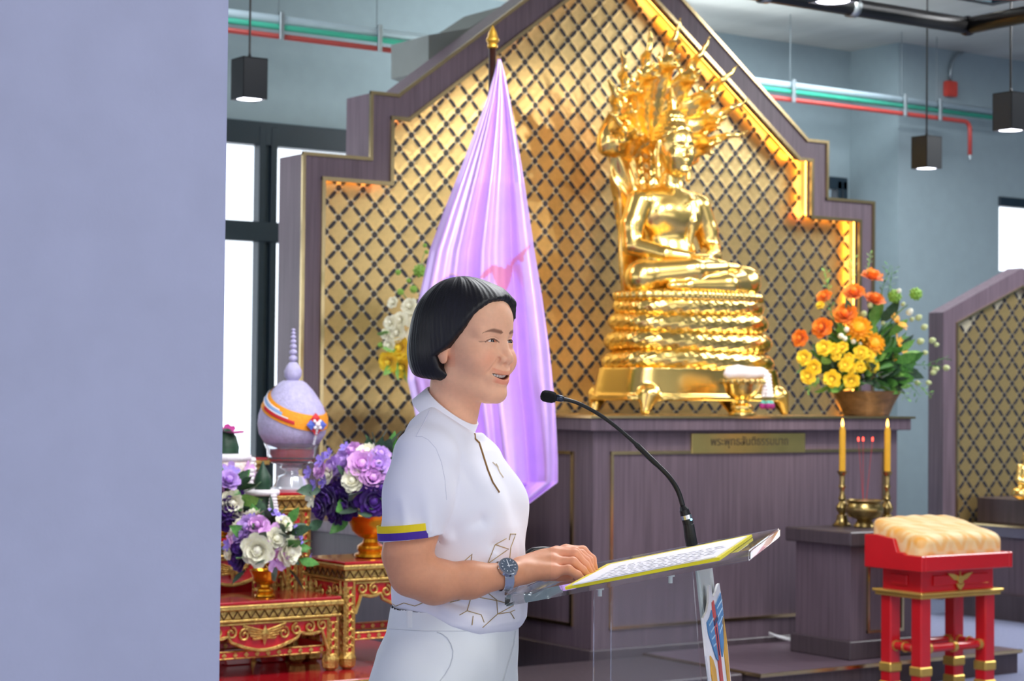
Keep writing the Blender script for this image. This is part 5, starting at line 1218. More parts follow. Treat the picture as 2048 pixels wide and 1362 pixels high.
# eyes, teeth
m_eye = M('eye_white', 'e9e2de', .15, var=.02, coat=.6); m_iris = M('iris', '1c1210', .1, coat=1); m_teeth = M('teeth', 'f3efe6', .2, coat=.5, var=.02)
for s_ in (-1, 1):
    c = H(.0665, s_*.0305, -.0025); eo = MB().sphere(c, .0128, 20, 14).build('eyeball', m_eye, woman, smooth=True)
    gz = np.array([math.cos(.15), 0.0, 0]); g3 = np.array([1, 0.10, 0.02]); g3 = g3/np.linalg.norm(g3)
    ic = H(*(np.array([.0665, s_*.0305, -.0025])+g3*.0085)); MB().sphere(ic, .0068, 16, 10).build('iris', m_iris, eo, smooth=True)
b = MB()
for i in range(-4, 5):
    yy = i*.0058; xx = .0785-11*yy*yy; zt_ = -.0638+7.5*yy*yy
    wv = .0028
    c = H(xx-.0005, yy, zt_-.0012); t_ = np.array([-22*yy, 1, 0]); t_ /= np.linalg.norm(t_)
    nx = np.array([t_[1], -t_[0], 0]); b.obox(c, [nx@HF, t_@HF, HF[2]], .003, wv, .0046-.0003*abs(i))
b.build('teeth', m_teeth, woman, bevel=.0009, bseg=2)
# hair
def hair_d(P):
    q = toH(P); x, y, z = q.T; ay = np.abs(y)
    d = ell(q, (-.013, 0, .010), (.104, .0875, .110))
    d = smin(d, ell(q, (-.028, 0, -.030), (.087, .086, .075)), .03)
    d = smin(d, ell(q, (.043, .02, .055), (.044, .058, .050)), .02)
    sk = smin(smin(ell(q, (-.008, 0, .030), (.094, .0755, .086)), ell(q, (.022, 0, -.030), (.064, .066, .080)), .025), ell(q, (.044, 0, .042), (.043, .060, .046)), .02)-.0080
    d = smin(d, sk, .012)
    near = sstep(.01, -.01, y)
    xb_n = np.interp(z, [-.10, -.065, -.050, -.030, -.014, .000, .03, .058, .074, .084, .096], [.010, .006, -.008, -.013, .010, .024, .046, .064, .076, .090, .14])
    xb_f = np.interp(z, [-.10, -.06, -.03, -.008, .03, .05, .07, .092, .10], [.0, .0, .0, .02, .058, .066, .074, .09, .14])
    xb = xb_n*near+xb_f*(1-near)
    d = smax(d, (x-xb)*.72, .007)
    d = smax(d, -(z+.0745+.10*(x+.03)), .010)
    # strand relief following the comb direction
    t = np.arctan2(y, x+.02)
    d = d+.00022*np.sin(t*60+4*np.sin(z*25))+.0004*np.sin(t*17+z*9)
    # side parting and swept locks
    d = smin(d, chain(q, [(.060, .022, .092), (.073, .042, .072), (.070, .058, .047)], [.010, .009, .003], .006), .006)
    return d
m_hair = M('hair', '121015', .42, var=.35, scale=40, stretch=(6, 6, .6), spec=.5, bump=.12, bscale=110)
wobj('hair', hair_d, (-.24, -.14, 1.40), (.03, .16, 1.66), .0017, m_hair)
# shirt
def hemz(P):
    return np.interp(P[:, 0], [dz(770, 1200)[0], dz(860, 1200)[0], dz(905, 1240)[0], dz(960, 1254)[0], dz(1060, 1260)[0]], [zpy(1212), zpy(1216), zpy(1238), zpy(1256), zpy(1260)])
fr = []
def shirt_t(P):
    d = loft(P, tz, tx, trx, try_, 2.15)
    bl = BF[0]; bc = A3(dz(962, 1020)[0], -.02, zpy(1015))
    d = smin(d, ell(P, bc+BF[1]*-.065, (.062, .055, .062)), .04); d = smin(d, ell(P, bc+BF[1]*.075, (.062, .055, .062)), .04)
    # shoulders
    d = smin(d, chain(P, [dz(897, 858, 0), dz(872, 880, -.08), SH+A3(0, 0, .004)], [.060, .052, .056], .03), .025)
    d = smin(d, chain(P, [dz(897, 858, 0), dz(908, 888, .09), SHL], [.056, .044, .041], .03), .02)
    d = smax(d, P[:, 2]-np.interp(P[:, 0], [dz(830, 800)[0], dz(950, 870)[0]], [zpy(788), zpy(866)]), .006)
    return d
def shirt_s(P):
    ax = dz(822, 1078, -.192)
    s = chain(P, [SH, dz(838, 985, -.175), ax], [.059, .0595, .0575], .03)
    f = np.array([.10, 0, -1.0]); f /= np.linalg.norm(f)
    s = smax(s, (P-dz(822, 1076, -.19))@f, .002)
    s = smax(s, -cap(P, dz(833, 1000, -.175), dz(821, 1110, -.196), .040, .0545), .003)
    axl = dz(892, 1078, .20); sl = chain(P, [SHL, axl], [.043, .053], .03); sl = smax(sl, (P-axl)@A3(0, 0, -1), .002); sl = smax(sl, -cap(P, SHL-A3(0, 0, .06), axl-A3(0, 0, .03), .04, .051), .003)
    return s, sl
def shirt_d(P):
    d = shirt_t(P); z = P[:, 2]; a = P[:, 0]; b = P[:, 1]
    d = smax(d, hemz(P)-z, .014)
    s, sl = shirt_s(P); d = smin(d, s, .013); d = smin(d, sl, .02)
    # cloth folds
    def ridge(p0, p1, r, h, k):
        nonlocal d; t = cap(P, p0, p1, 0.0001); d = d-2.1*h*np.exp(-(t/r)**2)
    for p0, p1, r, h in (((868, 905, -.15), (900, 1010, -.13), .011, .0045), ((893, 1000, -.14), (895, 1075, -.15), .009, .005), ((884, 960, -.14), (883, 1080, -.145), .005, -.006),
                         ((800, 880, -.1), (772, 960, -.08), .010, -.004), ((820, 905, -.16), (782, 975, -.15), .010, .004), ((905, 900, -.13), (950, 1000, -.12), .014, -.0025),
                         ((895, 1085, -.12), (990, 1110, -.12), .016, .0035), ((900, 1105, -.13), (1010, 1090, -.11), .010, -.003), ((905, 1060, -.14), (960, 1040, -.13), .015, -.0035),
                         ((800, 1000, -.25), (812, 1060, -.25), .012, .002), ((850, 990, -.23), (862, 1060, -.24), .010, .0025), ((890, 1215, -.15), (965, 1250, -.13), .010, .004), ((870, 1200, -.15), (1000, 1225, -.12), .012, -.003), ((1020, 1100, -.05), (1035, 1230, -.05), .014, .003)):
        ridge(dz(*p0), dz(*p1), r, h, 0)
    d = d+.0012*np.sin(38*a+22*z)*np.sin(31*b+17*z+1.0)+.0009*np.sin(60*z+25*a)
    return d
m_shirt = M('shirt_fabric', 'efeef8', .8, var=.015, bump=.05, bscale=1500, sheen=.2)
shirt = wobj('shirt', shirt_d, (-.28, -.27, 1.13), (.05, .27, 1.40), .0028, m_shirt) if 0 else wobj('shirt', shirt_d, (-.28, -.27, .93), (.06, .28, 1.41), .003, m_shirt)
# trousers
def trous_d(P):
    z = P[:, 2]
    T_ = [(1190, 914, .108, .142), (1212, 912, .116, .150), (1262, 906, .118, .155), (1300, 897, .126, .165), (1362, 888, .131, .172), (1450, 885, .120, .170)]
    d = loft(P, np.array([zpy(t[0]) for t in T_])[::-1], np.array([dz(t[1], t[0])[0] for t in T_])[::-1], np.array([t[2] for t in T_])[::-1], np.array([t[3] for t in T_])[::-1], 2.2)
    hip = dz(888, 1350)[0]
    for sgn in (-1, 1):
        L = BF[1]*sgn*.088; d = smin(d, chain(P, [A3(hip, 0, .82)+L, A3(hip+.02, 0, .48)+L, A3(hip-.01, 0, .06)+L], [.105, .085, .080], .03), .03)
    d = smax(d, .045-z, .004)
    for p0, p1, r, h in (((872, 1262, -.17), (905, 1300, -.17), .004, -.0022), ((905, 1300, -.17), (885, 1362, -.17), .004, -.0022), ((1000, 1265, -.10), (985, 1362, -.10), .012, .0015), ((760, 1330, -.1), (800, 1290, -.12), .02, .003), ((790, 1300, -.17), (860, 1320, -.18), .018, -.003)):
        t = cap(P, dz(*p0), dz(*p1), 0.0001); d = d-h*np.exp(-(t/r)**2)
    return d
m_trous = M('trouser_fabric', 'f0f4f5', .8, var=.015, bump=.04, bscale=900)
trous = wobj('trousers', trous_d, (-.36, -.30, .02), (.12, .30, .98), .0055, m_trous)
b = MB()
for sgn in (-1, 1):
    L = BF[1]*sgn*.088; p = A3(dz(888, 1350)[0]+.06, 0, .045)+L
    b.add(*(lambda m: (m.v, m.f))(MB().sphere(p, 1, 16, 10, (.13, .045, .045))))
b.build('shoes', M('shoe_leather', 'e6e4e0', .4), woman, smooth=True)
from mathutils.bvhtree import BVHTree
def bvh_of(o):
    me = o.data; n = len(me.vertices); co = np.empty(n*3); me.vertices.foreach_get('co', co); q = np.empty(len(me.polygons)*4, np.int32); me.polygons.foreach_get('vertices', q)
    return BVHTree.FromPolygons([tuple(v) for v in co.reshape(-1, 3)], [tuple(f) for f in q.reshape(-1, 4)])
CD = np.array([0, -WD, 1.4])
def on_surf(bv, px, py, lift=.0012):
    d = dz(px, py, 0)-CD; d /= np.linalg.norm(d); h = bv.ray_cast(Vector(CD), Vector(d))
    if h[0] is None: return None
    n = Vector(h[1]); n = n if n.dot(Vector(d)) < 0 else -n
    return np.array(h[0]+n*lift)
def surf_line(mb, bv, pts, r, step=6, lift=.0008, n=6):
    out = []
    for (x0, y0), (x1, y1) in zip(pts[:-1], pts[1:]):
        m = max(1, int(math.hypot(x1-x0, y1-y0)/step))
        for i in range(m+1):
            p = on_surf(bv, x0+(x1-x0)*i/m, y0+(y1-y0)*i/m, lift)
            if p is None: continue
            if out and np.linalg.norm(p-out[-1]) > .03:
                if len(out) > 1: mb.tube(out, r, n)
                out = []
            if not out or np.linalg.norm(p-out[-1]) > 1e-4: out.append(p)
    if len(out) > 1: mb.tube(out, r, n)
bvs = bvh_of(shirt)
m_goldp = M('gold_print', 'b59a68', .4, .3, var=.05)
b = MB()
for ln in ([(1020, 1068), (1031, 1068), (1021, 1095), (1018, 1126)], [(1020, 1068), (1018, 1080)], [(1012, 1077), (990, 1089), (975, 1127)], [(990, 1089), (1017, 1098), (975, 1127)], [(922, 1128), (944, 1108), (941, 1130)],
           [(977, 1187), (993, 1200), (995, 1228), (965, 1255)], [(943, 1190), (934, 1222), (919, 1230)], [(950, 1193), (993, 1201), (1026, 1210)], [(995, 1228), (1024, 1212)], [(934, 1222), (962, 1230), (968, 1245)], [(946, 1232), (944, 1250)], [(995, 1228), (1020, 1224), (1028, 1237)], [(1020, 1224), (1029, 1220)], [(1010, 1180), (1022, 1198), (1026, 1212)], [(900, 1205), (930, 1196), (943, 1190)], [(780, 1203), (792, 1212), (808, 1206), (830, 1212), (850, 1204)]):
    surf_line(b, bvs, ln, .0008)
b.build('printed_lines', m_goldp, woman, normals=False)
b = MB(); surf_line(b, bvs, [(949, 868), (950, 878), (958, 886), (964, 905), (975, 940), (985, 965), (998, 985)], .0022, lift=.0005); b.build('placket_edge', M('placket_gold', '8a6434', .45, var=.1), woman, normals=False)
b = MB(); surf_line(b, bvs, [(985, 925), (996, 935), (992, 928), (999, 945), (1006, 955)], .0011); b.build('chest_emblem', M('emblem_thread', 'dccbb0', .6), woman, normals=False)
b = MB(); surf_line(b, bvs, [(862, 815), (848, 845), (832, 873)], .0007, lift=.0002); surf_line(b, bvs, [(832, 873), (844, 873), (857, 880), (872, 897), (883, 925), (890, 960), (893, 1000)], .0005, lift=.0001); b.build('shirt_seam', M('seam', 'd3d3e2', .8), woman, normals=False)
# stand collar
def ring(c, ax, bx, nrm, r1, r2, n): return [c+r1*math.cos(2*math.pi*i/n)*ax+r2*math.sin(2*math.pi*i/n)*bx for i in range(n)]
tl = math.radians(37); up_ = np.array([math.sin(tl)*BF[0][0], math.sin(tl)*BF[0][1], math.cos(tl)]); fx = np.array([math.cos(tl)*BF[0][0], math.cos(tl)*BF[0][1], -math.sin(tl)]); lx = BF[1]
cc = dz(898, 822, 0.004); b = MB(); n = 48
R1 = ring(cc-up_*.024, fx, lx, up_, .0705, .0670, n); R2 = ring(cc+up_*.012, fx, lx, up_, .0610, .0575, n); R3 = ring(cc+up_*.0125, fx, lx, up_, .0575, .054, n); R4 = ring(cc-up_*.024, fx, lx, up_, .066, .063, n)
b.add(R1+R2+R3+R4, [(k*n+i, k*n+(i+1) % n, (k+1)*n+(i+1) % n, (k+1)*n+i) for k in range(3) for i in range(n)])
b.build('collar', m_shirt, woman, smooth=True, bevel=0)
# sleeve bands (yellow over purple) round the back of the near cuff
f_ = np.array([.10, 0, -1.0]); f_ /= np.linalg.norm(f_); cA = dz(822, 1076, -.19); sx_ = np.array([1, 0, .10]); sx_ /= np.linalg.norm(sx_)
for nm, z0_, z1_, mm in (('sleeve_band_yellow', .0145, .0275, M('band_yellow', 'f5d81a', .7)), ('sleeve_band_purple', .001, .0145, M('band_purple', '4a2a9c', .7))):
    b = MB(); L = []
    ts = [math.radians(t) for t in range(112, 305, 6)]
    for zz_ in (z0_, z1_):
        for rr in (.0580, .0606):
            L.append([cA-f_*zz_+rr*-math.cos(t+math.pi)*sx_*1.0+rr*np.array([0, math.sin(t), 0]) for t in ts])
    m_ = len(ts); V = L[0]+L[1]+L[3]+L[2]
    Fc = [(k*m_+i, k*m_+i+1, ((k+1) % 4)*m_+i+1, ((k+1) % 4)*m_+i) for k in range(4) for i in range(m_-1)]+[(0, m_, 2*m_, 3*m_), (m_-1, 2*m_-1, 3*m_-1, 4*m_-1)]
    b.add(V, Fc).build(nm, mm, woman)
# waistband seam, belt loop, side piping
bvt = bvh_of(trous)
b = MB(); surf_line(b, bvt, [(778, 1258), (850, 1262), (940, 1262)], .0007, lift=.0002); b.build('waist_seam', M('seam_white', 'd2d6da', .8), woman, normals=False); b = MB(); surf_line(b, bvt, [(874, 1264), (885, 1268), (895, 1276), (902, 1288), (906, 1302), (905, 1316), (900, 1332), (891, 1348), (880, 1362)], .0012, lift=.0003)
surf_line(b, bvt, [(1030, 1262), (1026, 1290), (1005, 1362)], .0016, lift=.0008); b.build('trouser_seam', M('seam_white', 'd9dde0', .8), woman, normals=False)
b = MB(); b1 = [on_surf(bvt, 821, y, .002) for y in range(1216, 1262, 8)]; b1 = [p for p in b1 if p is not None]
if len(b1) > 1: b.tube(b1, .0055, 8, flat=.3); b.build('belt_loop', m_trous, woman)
# wristwatch
wc = dz(1008, 1152, -.138); wa = WR-dz(940, 1160, -.165); wa /= np.linalg.norm(wa); nv = np.array([.10, -.80, .60]); nv -= wa*(nv@wa); nv /= np.linalg.norm(nv); sv = np.cross(wa, nv)
m_st = M('watch_steel', 'c9cfd6', .18, 1, var=.03)
n = 40; b = MB()
rr_ = [[wc+wa*(h_)+rad*(math.cos(2*math.pi*i/n)*nv+math.sin(2*math.pi*i/n)*sv) for i in range(n)] for h_, rad in ((-.0095, .0262), (-.0095, .0288), (.0095, .0280), (.0095, .0255))]
b.add(sum(rr_, []), [(k*n+i, k*n+(i+1) % n, ((k+1) % 4)*n+(i+1) % n, ((k+1) % 4)*n+i) for k in range(4) for i in range(n)])
wb = b.build('watch_band', m_st, woman, smooth=False, bevel=.0006)
def disc(c, n_, u, v, r, h0, h1, seg=32, r2=None):
    r2 = r2 or r; A_ = [c+n_*h0+r*(math.cos(2*math.pi*i/seg)*u+math.sin(2*math.pi*i/seg)*v) for i in range(seg)]; B_ = [c+n_*h1+r2*(math.cos(2*math.pi*i/seg)*u+math.sin(2*math.pi*i/seg)*v) for i in range(seg)]
    return A_+B_, [tuple(range(seg))[::-1], tuple(range(seg, 2*seg))]+[(i, (i+1) % seg, seg+(i+1) % seg, seg+i) for i in range(seg)]
hc = wc+nv*.026
MB().add(*disc(hc, nv, wa, sv, .0200, 0, .0080, 36, .0182)).build('watch_case', m_st, wb, bevel=.0012, bseg=2)
MB().add(*disc(hc, nv, wa, sv, .0150, .0081, .0086)).build('watch_dial', M('dial', '6c7888', .2, .4), wb)
b = MB(); b.obox(hc+nv*.0090+wa*.003, [wa, sv, nv], .006, .0007, .0003); b.obox(hc+nv*.0090+sv*-.004, [wa, sv, nv], .0007, .0075, .0003)
for i in range(12):
    t = 2*math.pi*i/12; u_ = math.cos(t)*wa+math.sin(t)*sv; v_ = np.cross(nv, u_); b.obox(hc+nv*.0088+u_*.0125, [u_, v_, nv], .0014, .0005, .0003)
b.build('watch_hands', m_white, wb); MB().add(*disc(hc-wa*.0195+nv*.003, wa, nv, sv, .002, 0, .003, 12)).build('crown', m_st, wb)
# ------------------------------------------------------------------ clear acrylic lectern
def DW(a, b, z): return np.array([a*r0[0]+(WD+b)*Fh[0], a*r0[1]+(WD+b)*Fh[1], z])
wdir = np.array([.218, .976]); ddir = np.array([.976, -.218])   # lectern width and depth axes in (a,b)
NR = np.array([.4300, -.25]); ZR, ZL, BL = 1.1266, 1.030, .45
def LB_(d, w, h=0):       # d: 0 at the high end .. BL at the woman; w across; h above the board's top face
    ab = NR-ddir*d+wdir*w; z = ZR-(ZR-ZL)*d/BL+h; return DW(ab[0], ab[1], z)
m_acr = M('clear_acrylic', 'fbfdff', .02, 0, var=0, trans=.97, ior=1.22); m_acre = M('frosted_acrylic', 'eaf3f3', .3, 0, var=.02, trans=.12, ior=1.3)
base_ab = NR-ddir*.25+wdir*.285; LO = DW(base_ab[0], base_ab[1], 0)
LEC = thing('lectern', 'clear acrylic lectern with sloping top and frosted front panel', 'lectern', LO)
def lp(P): return np.array(P)-LO
def slab(c8, name, mat, parent=LEC, bevel=.003):
    b = MB(); b.add([lp(p) for p in c8], [(0, 1, 2, 3), (7, 6, 5, 4), (0, 4, 5, 1), (1, 5, 6, 2), (2, 6, 7, 3), (3, 7, 4, 0)]); return b.build(name, mat, parent, bevel=bevel, bseg=2)
slab([LB_(0, 0, -.020), LB_(BL, 0, -.020), LB_(BL, .62, -.020), LB_(0, .62, -.020), LB_(0, 0), LB_(BL, 0), LB_(BL, .62), LB_(0, .62)], 'top_board', m_acr)
slab([LB_(BL-.002, .0, 0.0005), LB_(BL, .0, 0.0005), LB_(BL, .62, 0.0005), LB_(BL-.002, .62, .0005), LB_(BL-.022, 0, .022), LB_(BL+.0, 0, .022), LB_(BL+.0, .62, .022), LB_(BL-.022, .62, .022)], 'book_ledge', m_acr)
def pl(px, w, z):      # point on the vertical plane at offset w across the lectern seen at pixel column px, height z
    # find d such that the projected column is px
    best = None
    for d in np.linspace(-.3, .8, 441):
        ab = NR-ddir*d+wdir*w; x = 1024+FPX*ab[0]/(WD+ab[1]); e = abs(x-px)
        if best is None or e < best[0]: best = (e, ab)
    return DW(best[1][0], best[1][1], z)
W0, W1 = .225, .425
def vpan(w, pxa_t, pxa_b, pxb_t, pxb_b, zt_a, zt_b, zb, th, name, mat):
    n = np.array([wdir[0]*r0[0]+wdir[1]*Fh[0], wdir[0]*r0[1]+wdir[1]*Fh[1], 0])*th
    A = pl(pxa_b, w, zb); B = pl(pxb_b, w, zb); C = pl(pxb_t, w, zt_b); D = pl(pxa_t, w, zt_a)
    return slab([A, B, C, D, A+n, B+n, C+n, D+n], name, mat, bevel=.0015)
slope = (ZR-ZL)/BL
z_at = lambda px, w: None
def ztop(px, w):
    P = pl(px, w, 1.0); v = P[:2]; a = v@r0[:2]; b_ = v@Fh[:2]-WD; ab = np.array([a, b_])-NR; d = -(ab@ddir)/(ddir@ddir); return ZR-slope*d-.0215
for w_, xa in ((W0, 1192), (W1, 1226)):
    vpan(w_, xa, xa+2, 1388 if w_ == W0 else 1424, (1388 if w_ == W0 else 1424)+95, ztop(xa, w_), ztop(1388, w_), .02, .006, 'side_panel', m_acr)
# leaning frosted front panel between the two side panels
def fr_pt(s, z, off=0):
    # s 0..1 across from the near to the far side panel; leans outward towards the foot
    pxn = 1388+(1.105-z)*130; w = W0+(W1-W0+.006)*s; P = pl(1388, W0, z); base = pl(1388, W0, 0)
    a = base[:2]@r0[:2]; b_ = base[:2]@Fh[:2]-WD; ab = np.array([a, b_])+wdir*(w-W0)+ddir*((1.105-z)*.118+off); return DW(ab[0], ab[1], z)
zt_f = ztop(1388, W0)
slab([fr_pt(0, .02, .0), fr_pt(1, .02, .0), fr_pt(1, .02, .008), fr_pt(0, .02, .008), fr_pt(0, zt_f, .0), fr_pt(1, zt_f, .0), fr_pt(1, zt_f, .008), fr_pt(0, zt_f, .008)], 'front_panel', m_acre)
slab([DW(*(base_ab+ddir*i+wdir*j), z) for z in (0, .018) for i, j in ((-.28, -.26), (-.28, .26), (.30, .26), (.30, -.26))], 'base_plate', m_acr)
b = MB()
for px, w_ in ((1205, .1), (1325, .1)): P = lp(pl(px, w_, ztop(px, w_)-.004)); b.lathe([(.005, -.012), (.005, .0), (.009, .0), (.009, .004)], 12, P)
for px, w_ in ((1205, .1), (1325, .1)): pass
b.v and None
for px, w_ in ((1203, .1), (1345, .1)): P = lp(pl(px, w_, ztop(px, w_)-.006)); MB().lathe([(.004, -.012), (.004, .0), (.008, .0), (.008, .005)], 12, P).build('bolt', m_acre, LEC)
# printed cut-out panel in front
def ep(s, z, off=.018):
    s = -.50+1.36*s; return lp(fr_pt(s, z, off))
def zz(py, s=0.5):   # height for a pixel row on that panel
    return 1.4-(py-793)/FPX*(WD-.05)
def poly_panel(pts, name, mat, off, th=.004, parent=LEC):
    b = MB(); F0 = [ep(s, zz(py), off+th) for s, py in pts]; B0 = [ep(s, zz(py), off) for s, py in pts]; n = len(pts)
    b.add(F0+B0, [tuple(range(n)), tuple(range(2*n-1, n-1, -1))]+[(i, (i+1) % n, n+(i+1) % n, n+i) for i in range(n)]); return b.build(name, mat, parent)
pn = poly_panel([(.0, 1228), (.22, 1222), (.36, 1208), (.46, 1178), (.55, 1178), (.62, 1205), (.80, 1200), (.95, 1188), (1.05, 1188), (1.10, 1230), (1.08, 1290), (1.14, 1320), (1.10, 1362), (1.12, 1560), (.9, 1700), (.2, 1700), (-.02, 1560), (.02, 1362), (-.04, 1300)], 'emblem_panel', M('panel_white', 'f1eef4', .4), .016)
m_wb = M('print_blue', '4d86bd', .5, var=.15); m_wr = M('print_red', 'c44a48', .5, var=.15); m_wy = M('print_yellow', 'dba43a', .5, var=.15); m_wn = M('print_navy', '34345e', .5); m_lb = M('print_light_blue', 'a9cbe6', .5)
poly_panel([(.12, 1240), (.30, 1235), (.42, 1225), (.44, 1262), (.50, 1330), (.40, 1322), (.26, 1290), (.14, 1265)], 'blue_wing', m_wb, .0205, .002, pn)
poly_panel([(.66, 1222), (.80, 1215), (1.0, 1206), (1.02, 1250), (.94, 1285), (.82, 1318), (.72, 1330), (.66, 1262)], 'blue_wing', m_wb, .0205, .002, pn)
for k in range(4):
    poly_panel([(.15+.04*k, 1246+15*k), (.42, 1240+17*k), (.43, 1243+17*k), (.16+.04*k, 1249+15*k)], 'wing_line', m_lb, .0228, .001, pn)
    poly_panel([(.67, 1228+17*k), (1.0-.04*k, 1220+16*k), (1.0-.04*k, 1223+16*k), (.67, 1231+17*k)], 'wing_line', m_lb, .0228, .001, pn)
poly_panel([(.50, 1212), (.58, 1210), (.62, 1245), (.63, 1300), (.62, 1362), (.60, 1500), (.52, 1500), (.48, 1362), (.47, 1300), (.46, 1240)], 'red_column', m_wr, .0205, .002, pn)
poly_panel([(.45, 1248), (.65, 1242), (.65, 1252), (.45, 1258)], 'navy_band', m_wn, .0228, .001, pn)
poly_panel([(.52, 1262), (.54, 1262), (.55, 1320), (.53, 1320)], 'navy_line', m_wn, .0228, .001, pn)
poly_panel([(.10, 1305), (.22, 1318), (.30, 1340), (.30, 1420), (.16, 1420), (.06, 1340)], 'yellow_flame', m_wy, .0205, .002, pn)
poly_panel([(.90, 1262), (1.02, 1255), (1.06, 1310), (1.02, 1360), (.98, 1420), (.88, 1420), (.86, 1330)], 'yellow_flame', m_wy, .0205, .002, pn)
# papers on the board ---------------------------------
def onboard(px, py, h):
    d = ray(px, py); o = LB_(0, 0, h); e1 = LB_(BL, 0, h)-o; e2 = LB_(0, .62, h)-o; n = np.cross(e1, e2); t = ((o-CP)@n)/(d@n); return CP+d*t
def sheet(pts, h, th, name, label, mat):
    B0 = [onboard(px, py, h) for px, py in pts]; nrm_ = np.cross(LB_(BL, 0)-LB_(0, 0), LB_(0, .62)-LB_(0, 0)); nrm_ /= np.linalg.norm(nrm_); nrm_ *= -1 if nrm_[2] < 0 else 1
    T0 = [p+nrm_*th for p in B0]; n = len(pts); b = MB(); b.add(T0+B0, [tuple(range(n)), tuple(range(2*n-1, n-1, -1))]+[(i, (i+1) % n, n+(i+1) % n, n+i) for i in range(n)])
    return tag(b.build(name, mat, None), label, 'paper')
sheet([(1131, 1180), (1440, 1121), (1505, 1074), (1215, 1133)], .0008, .0055, 'folder', 'yellow folder lying on the clear lectern top under the white pages', M('folder_yellow', 'f0e01a', .45, var=.03))
sheet([(1145, 1171), (1432, 1115), (1494, 1074), (1222, 1130)], .0068, .002, 'speech_pages', 'white printed pages lying on the yellow folder', M('paper_white', 'f3f1f8', .7, var=.02))
b = MB()
pg = bpy.data.objects['speech_pages']
def pl_line(x0, y0, x1, y1, nm, mat):
    a_, c_ = onboard(x0, y0, .0095), onboard(x1, y1, .0095); e_, f_2 = onboard(x0+1.5, y0-1.1, .0095), onboard(x1+1.5, y1-1.1, .0095); return [a_, c_, f_2, e_]
lines = MB(); random.seed(3)
for k in range(7):
    f = .12+.11*k; x0 = 1145+f*77+30; y0 = 1171-f*41-6; x = x0
    while x < x0+210:
        L = random.uniform(8, 22); q4 = pl_line(x, y0-(x-x0)*.195, x+L, y0-(x+L-x0)*.195, '', None); lines.add(q4, [(0, 1, 2, 3)]); x += L+5
lines.build('text_lines', M('ink_grey', 'eceaf2', .9), pg)['kind'] = 'stuff'
# small black device under her far hand ---------------------------------
dv0 = atD(1061, 1107, WD+.06); 
b = MB(); pts = [atD(x, y, WD+d) for x, y, d in ((1054, 1117, .03), (1058, 1106, .035), (1066, 1101, .04), (1085, 1099, .05), (1110, 1100, .06))]
tag(b.tube(pts, [.0055, .0065, .0065, .0065, .006], 8, up=(0, 0, 1)).build('clicker', m_black, None, smooth=True, normals=False), 'small black handheld device held under her far hand at the lectern', 'device')
# gooseneck microphone ---------------------------------
MW = .30
mb0 = onboard(1384, 1091, .002); Dm = (mb0-CP)@Fv
def mp_(px, py, db=0): return atD(px, py, Dm+db)
MIC = thing('microphone', 'black gooseneck microphone rising from the lectern top with foam head', 'microphone', mb0)
def ml(P): return np.array(P)-mb0
P_ = [mp_(1384, 1091), mp_(1381, 1075), mp_(1377, 1048)]
MB().tube([ml(p) for p in P_], [.0125, .0125, .0115], 14, up=(1, 0, 0)).build('socket', m_black, MIC, smooth=False, bevel=.001)
MB().tube([ml(mp_(1373.5, 1038)), ml(mp_(1371.5, 1030))], .0115, 16).build('silver_ring', m_st, MIC)
MB().tube([ml(mp_(1377, 1050)), ml(mp_(1373.4, 1037.5))], .0110, 14).tube([ml(mp_(1371.6, 1031)), ml(mp_(1368, 1020)), ml(mp_(1364.5, 1012))], [.0110, .0100, .0055], 14).build('connector', m_black, MIC)
MB().sphere(ml(mp_(1382.5, 1039, -.01)), .0025, 8, 6).build('indicator', M('led_blue', '9ad8ff', .4, emit=3, ecol='7fd0ff'), MIC)
def crv(pts, n=8):
    out = []
    P2 = [np.array(p, float) for p in pts]; P2 = [2*P2[0]-P2[1]]+P2+[2*P2[-1]-P2[-2]]
    for i in range(1, len(P2)-2):
        for k in range(n):
            t = k/n; p0_, p1_, p2_, p3_ = P2[i-1], P2[i], P2[i+1], P2[i+2]; out.append(.5*((2*p1_)+(-p0_+p2_)*t+(2*p0_-5*p1_+4*p2_-p3_)*t*t+(-p0_+3*p1_-3*p2_+p3_)*t**3))
    out.append(P2[-2]); return out
gp = [(1366, 1013, 0), (1355, 980, 0), (1335, 950, -.01), (1302, 918, -.02), (1265, 882, -.04), (1225, 848, -.06), (1190, 824, -.08), (1155, 806, -.10), (1128, 798, -.11), (1112, 795, -.115)]
c_p = crv([mp_(*g_) for g_ in gp]); N_ = len(c_p)
rad = [.0052 if i < N_*.30 else (.0058 if i < N_*.42 else .0040) for i in range(N_)]
MB().tube([ml(p) for p in c_p], rad, 10).build('gooseneck', m_black, MIC, smooth=True, normals=False)
MB().tube([ml(mp_(1128, 798, -.11)), ml(mp_(1122, 797, -.11)), ml(mp_(1110, 795, -.115))], [.0045, .0068, .0068], 12).build('capsule', M('mic_metal', '3a4250', .25, .8), MIC, smooth=True)
MB().tube([ml(p) for p in [mp_(1113, 795.5, -.115), mp_(1111, 795.3, -.115), mp_(1105, 794.5, -.116), mp_(1096, 793, -.117), mp_(1088, 791.5, -.118), mp_(1083, 790.5, -.118), mp_(1081, 790, -.118)]], [.004, .0095, .0118, .0122, .0115, .0085, .003], 18).build('windscreen', M('foam', '0c0c10', .95, bump=.5, bscale=900), MIC, smooth=True, normals=False)
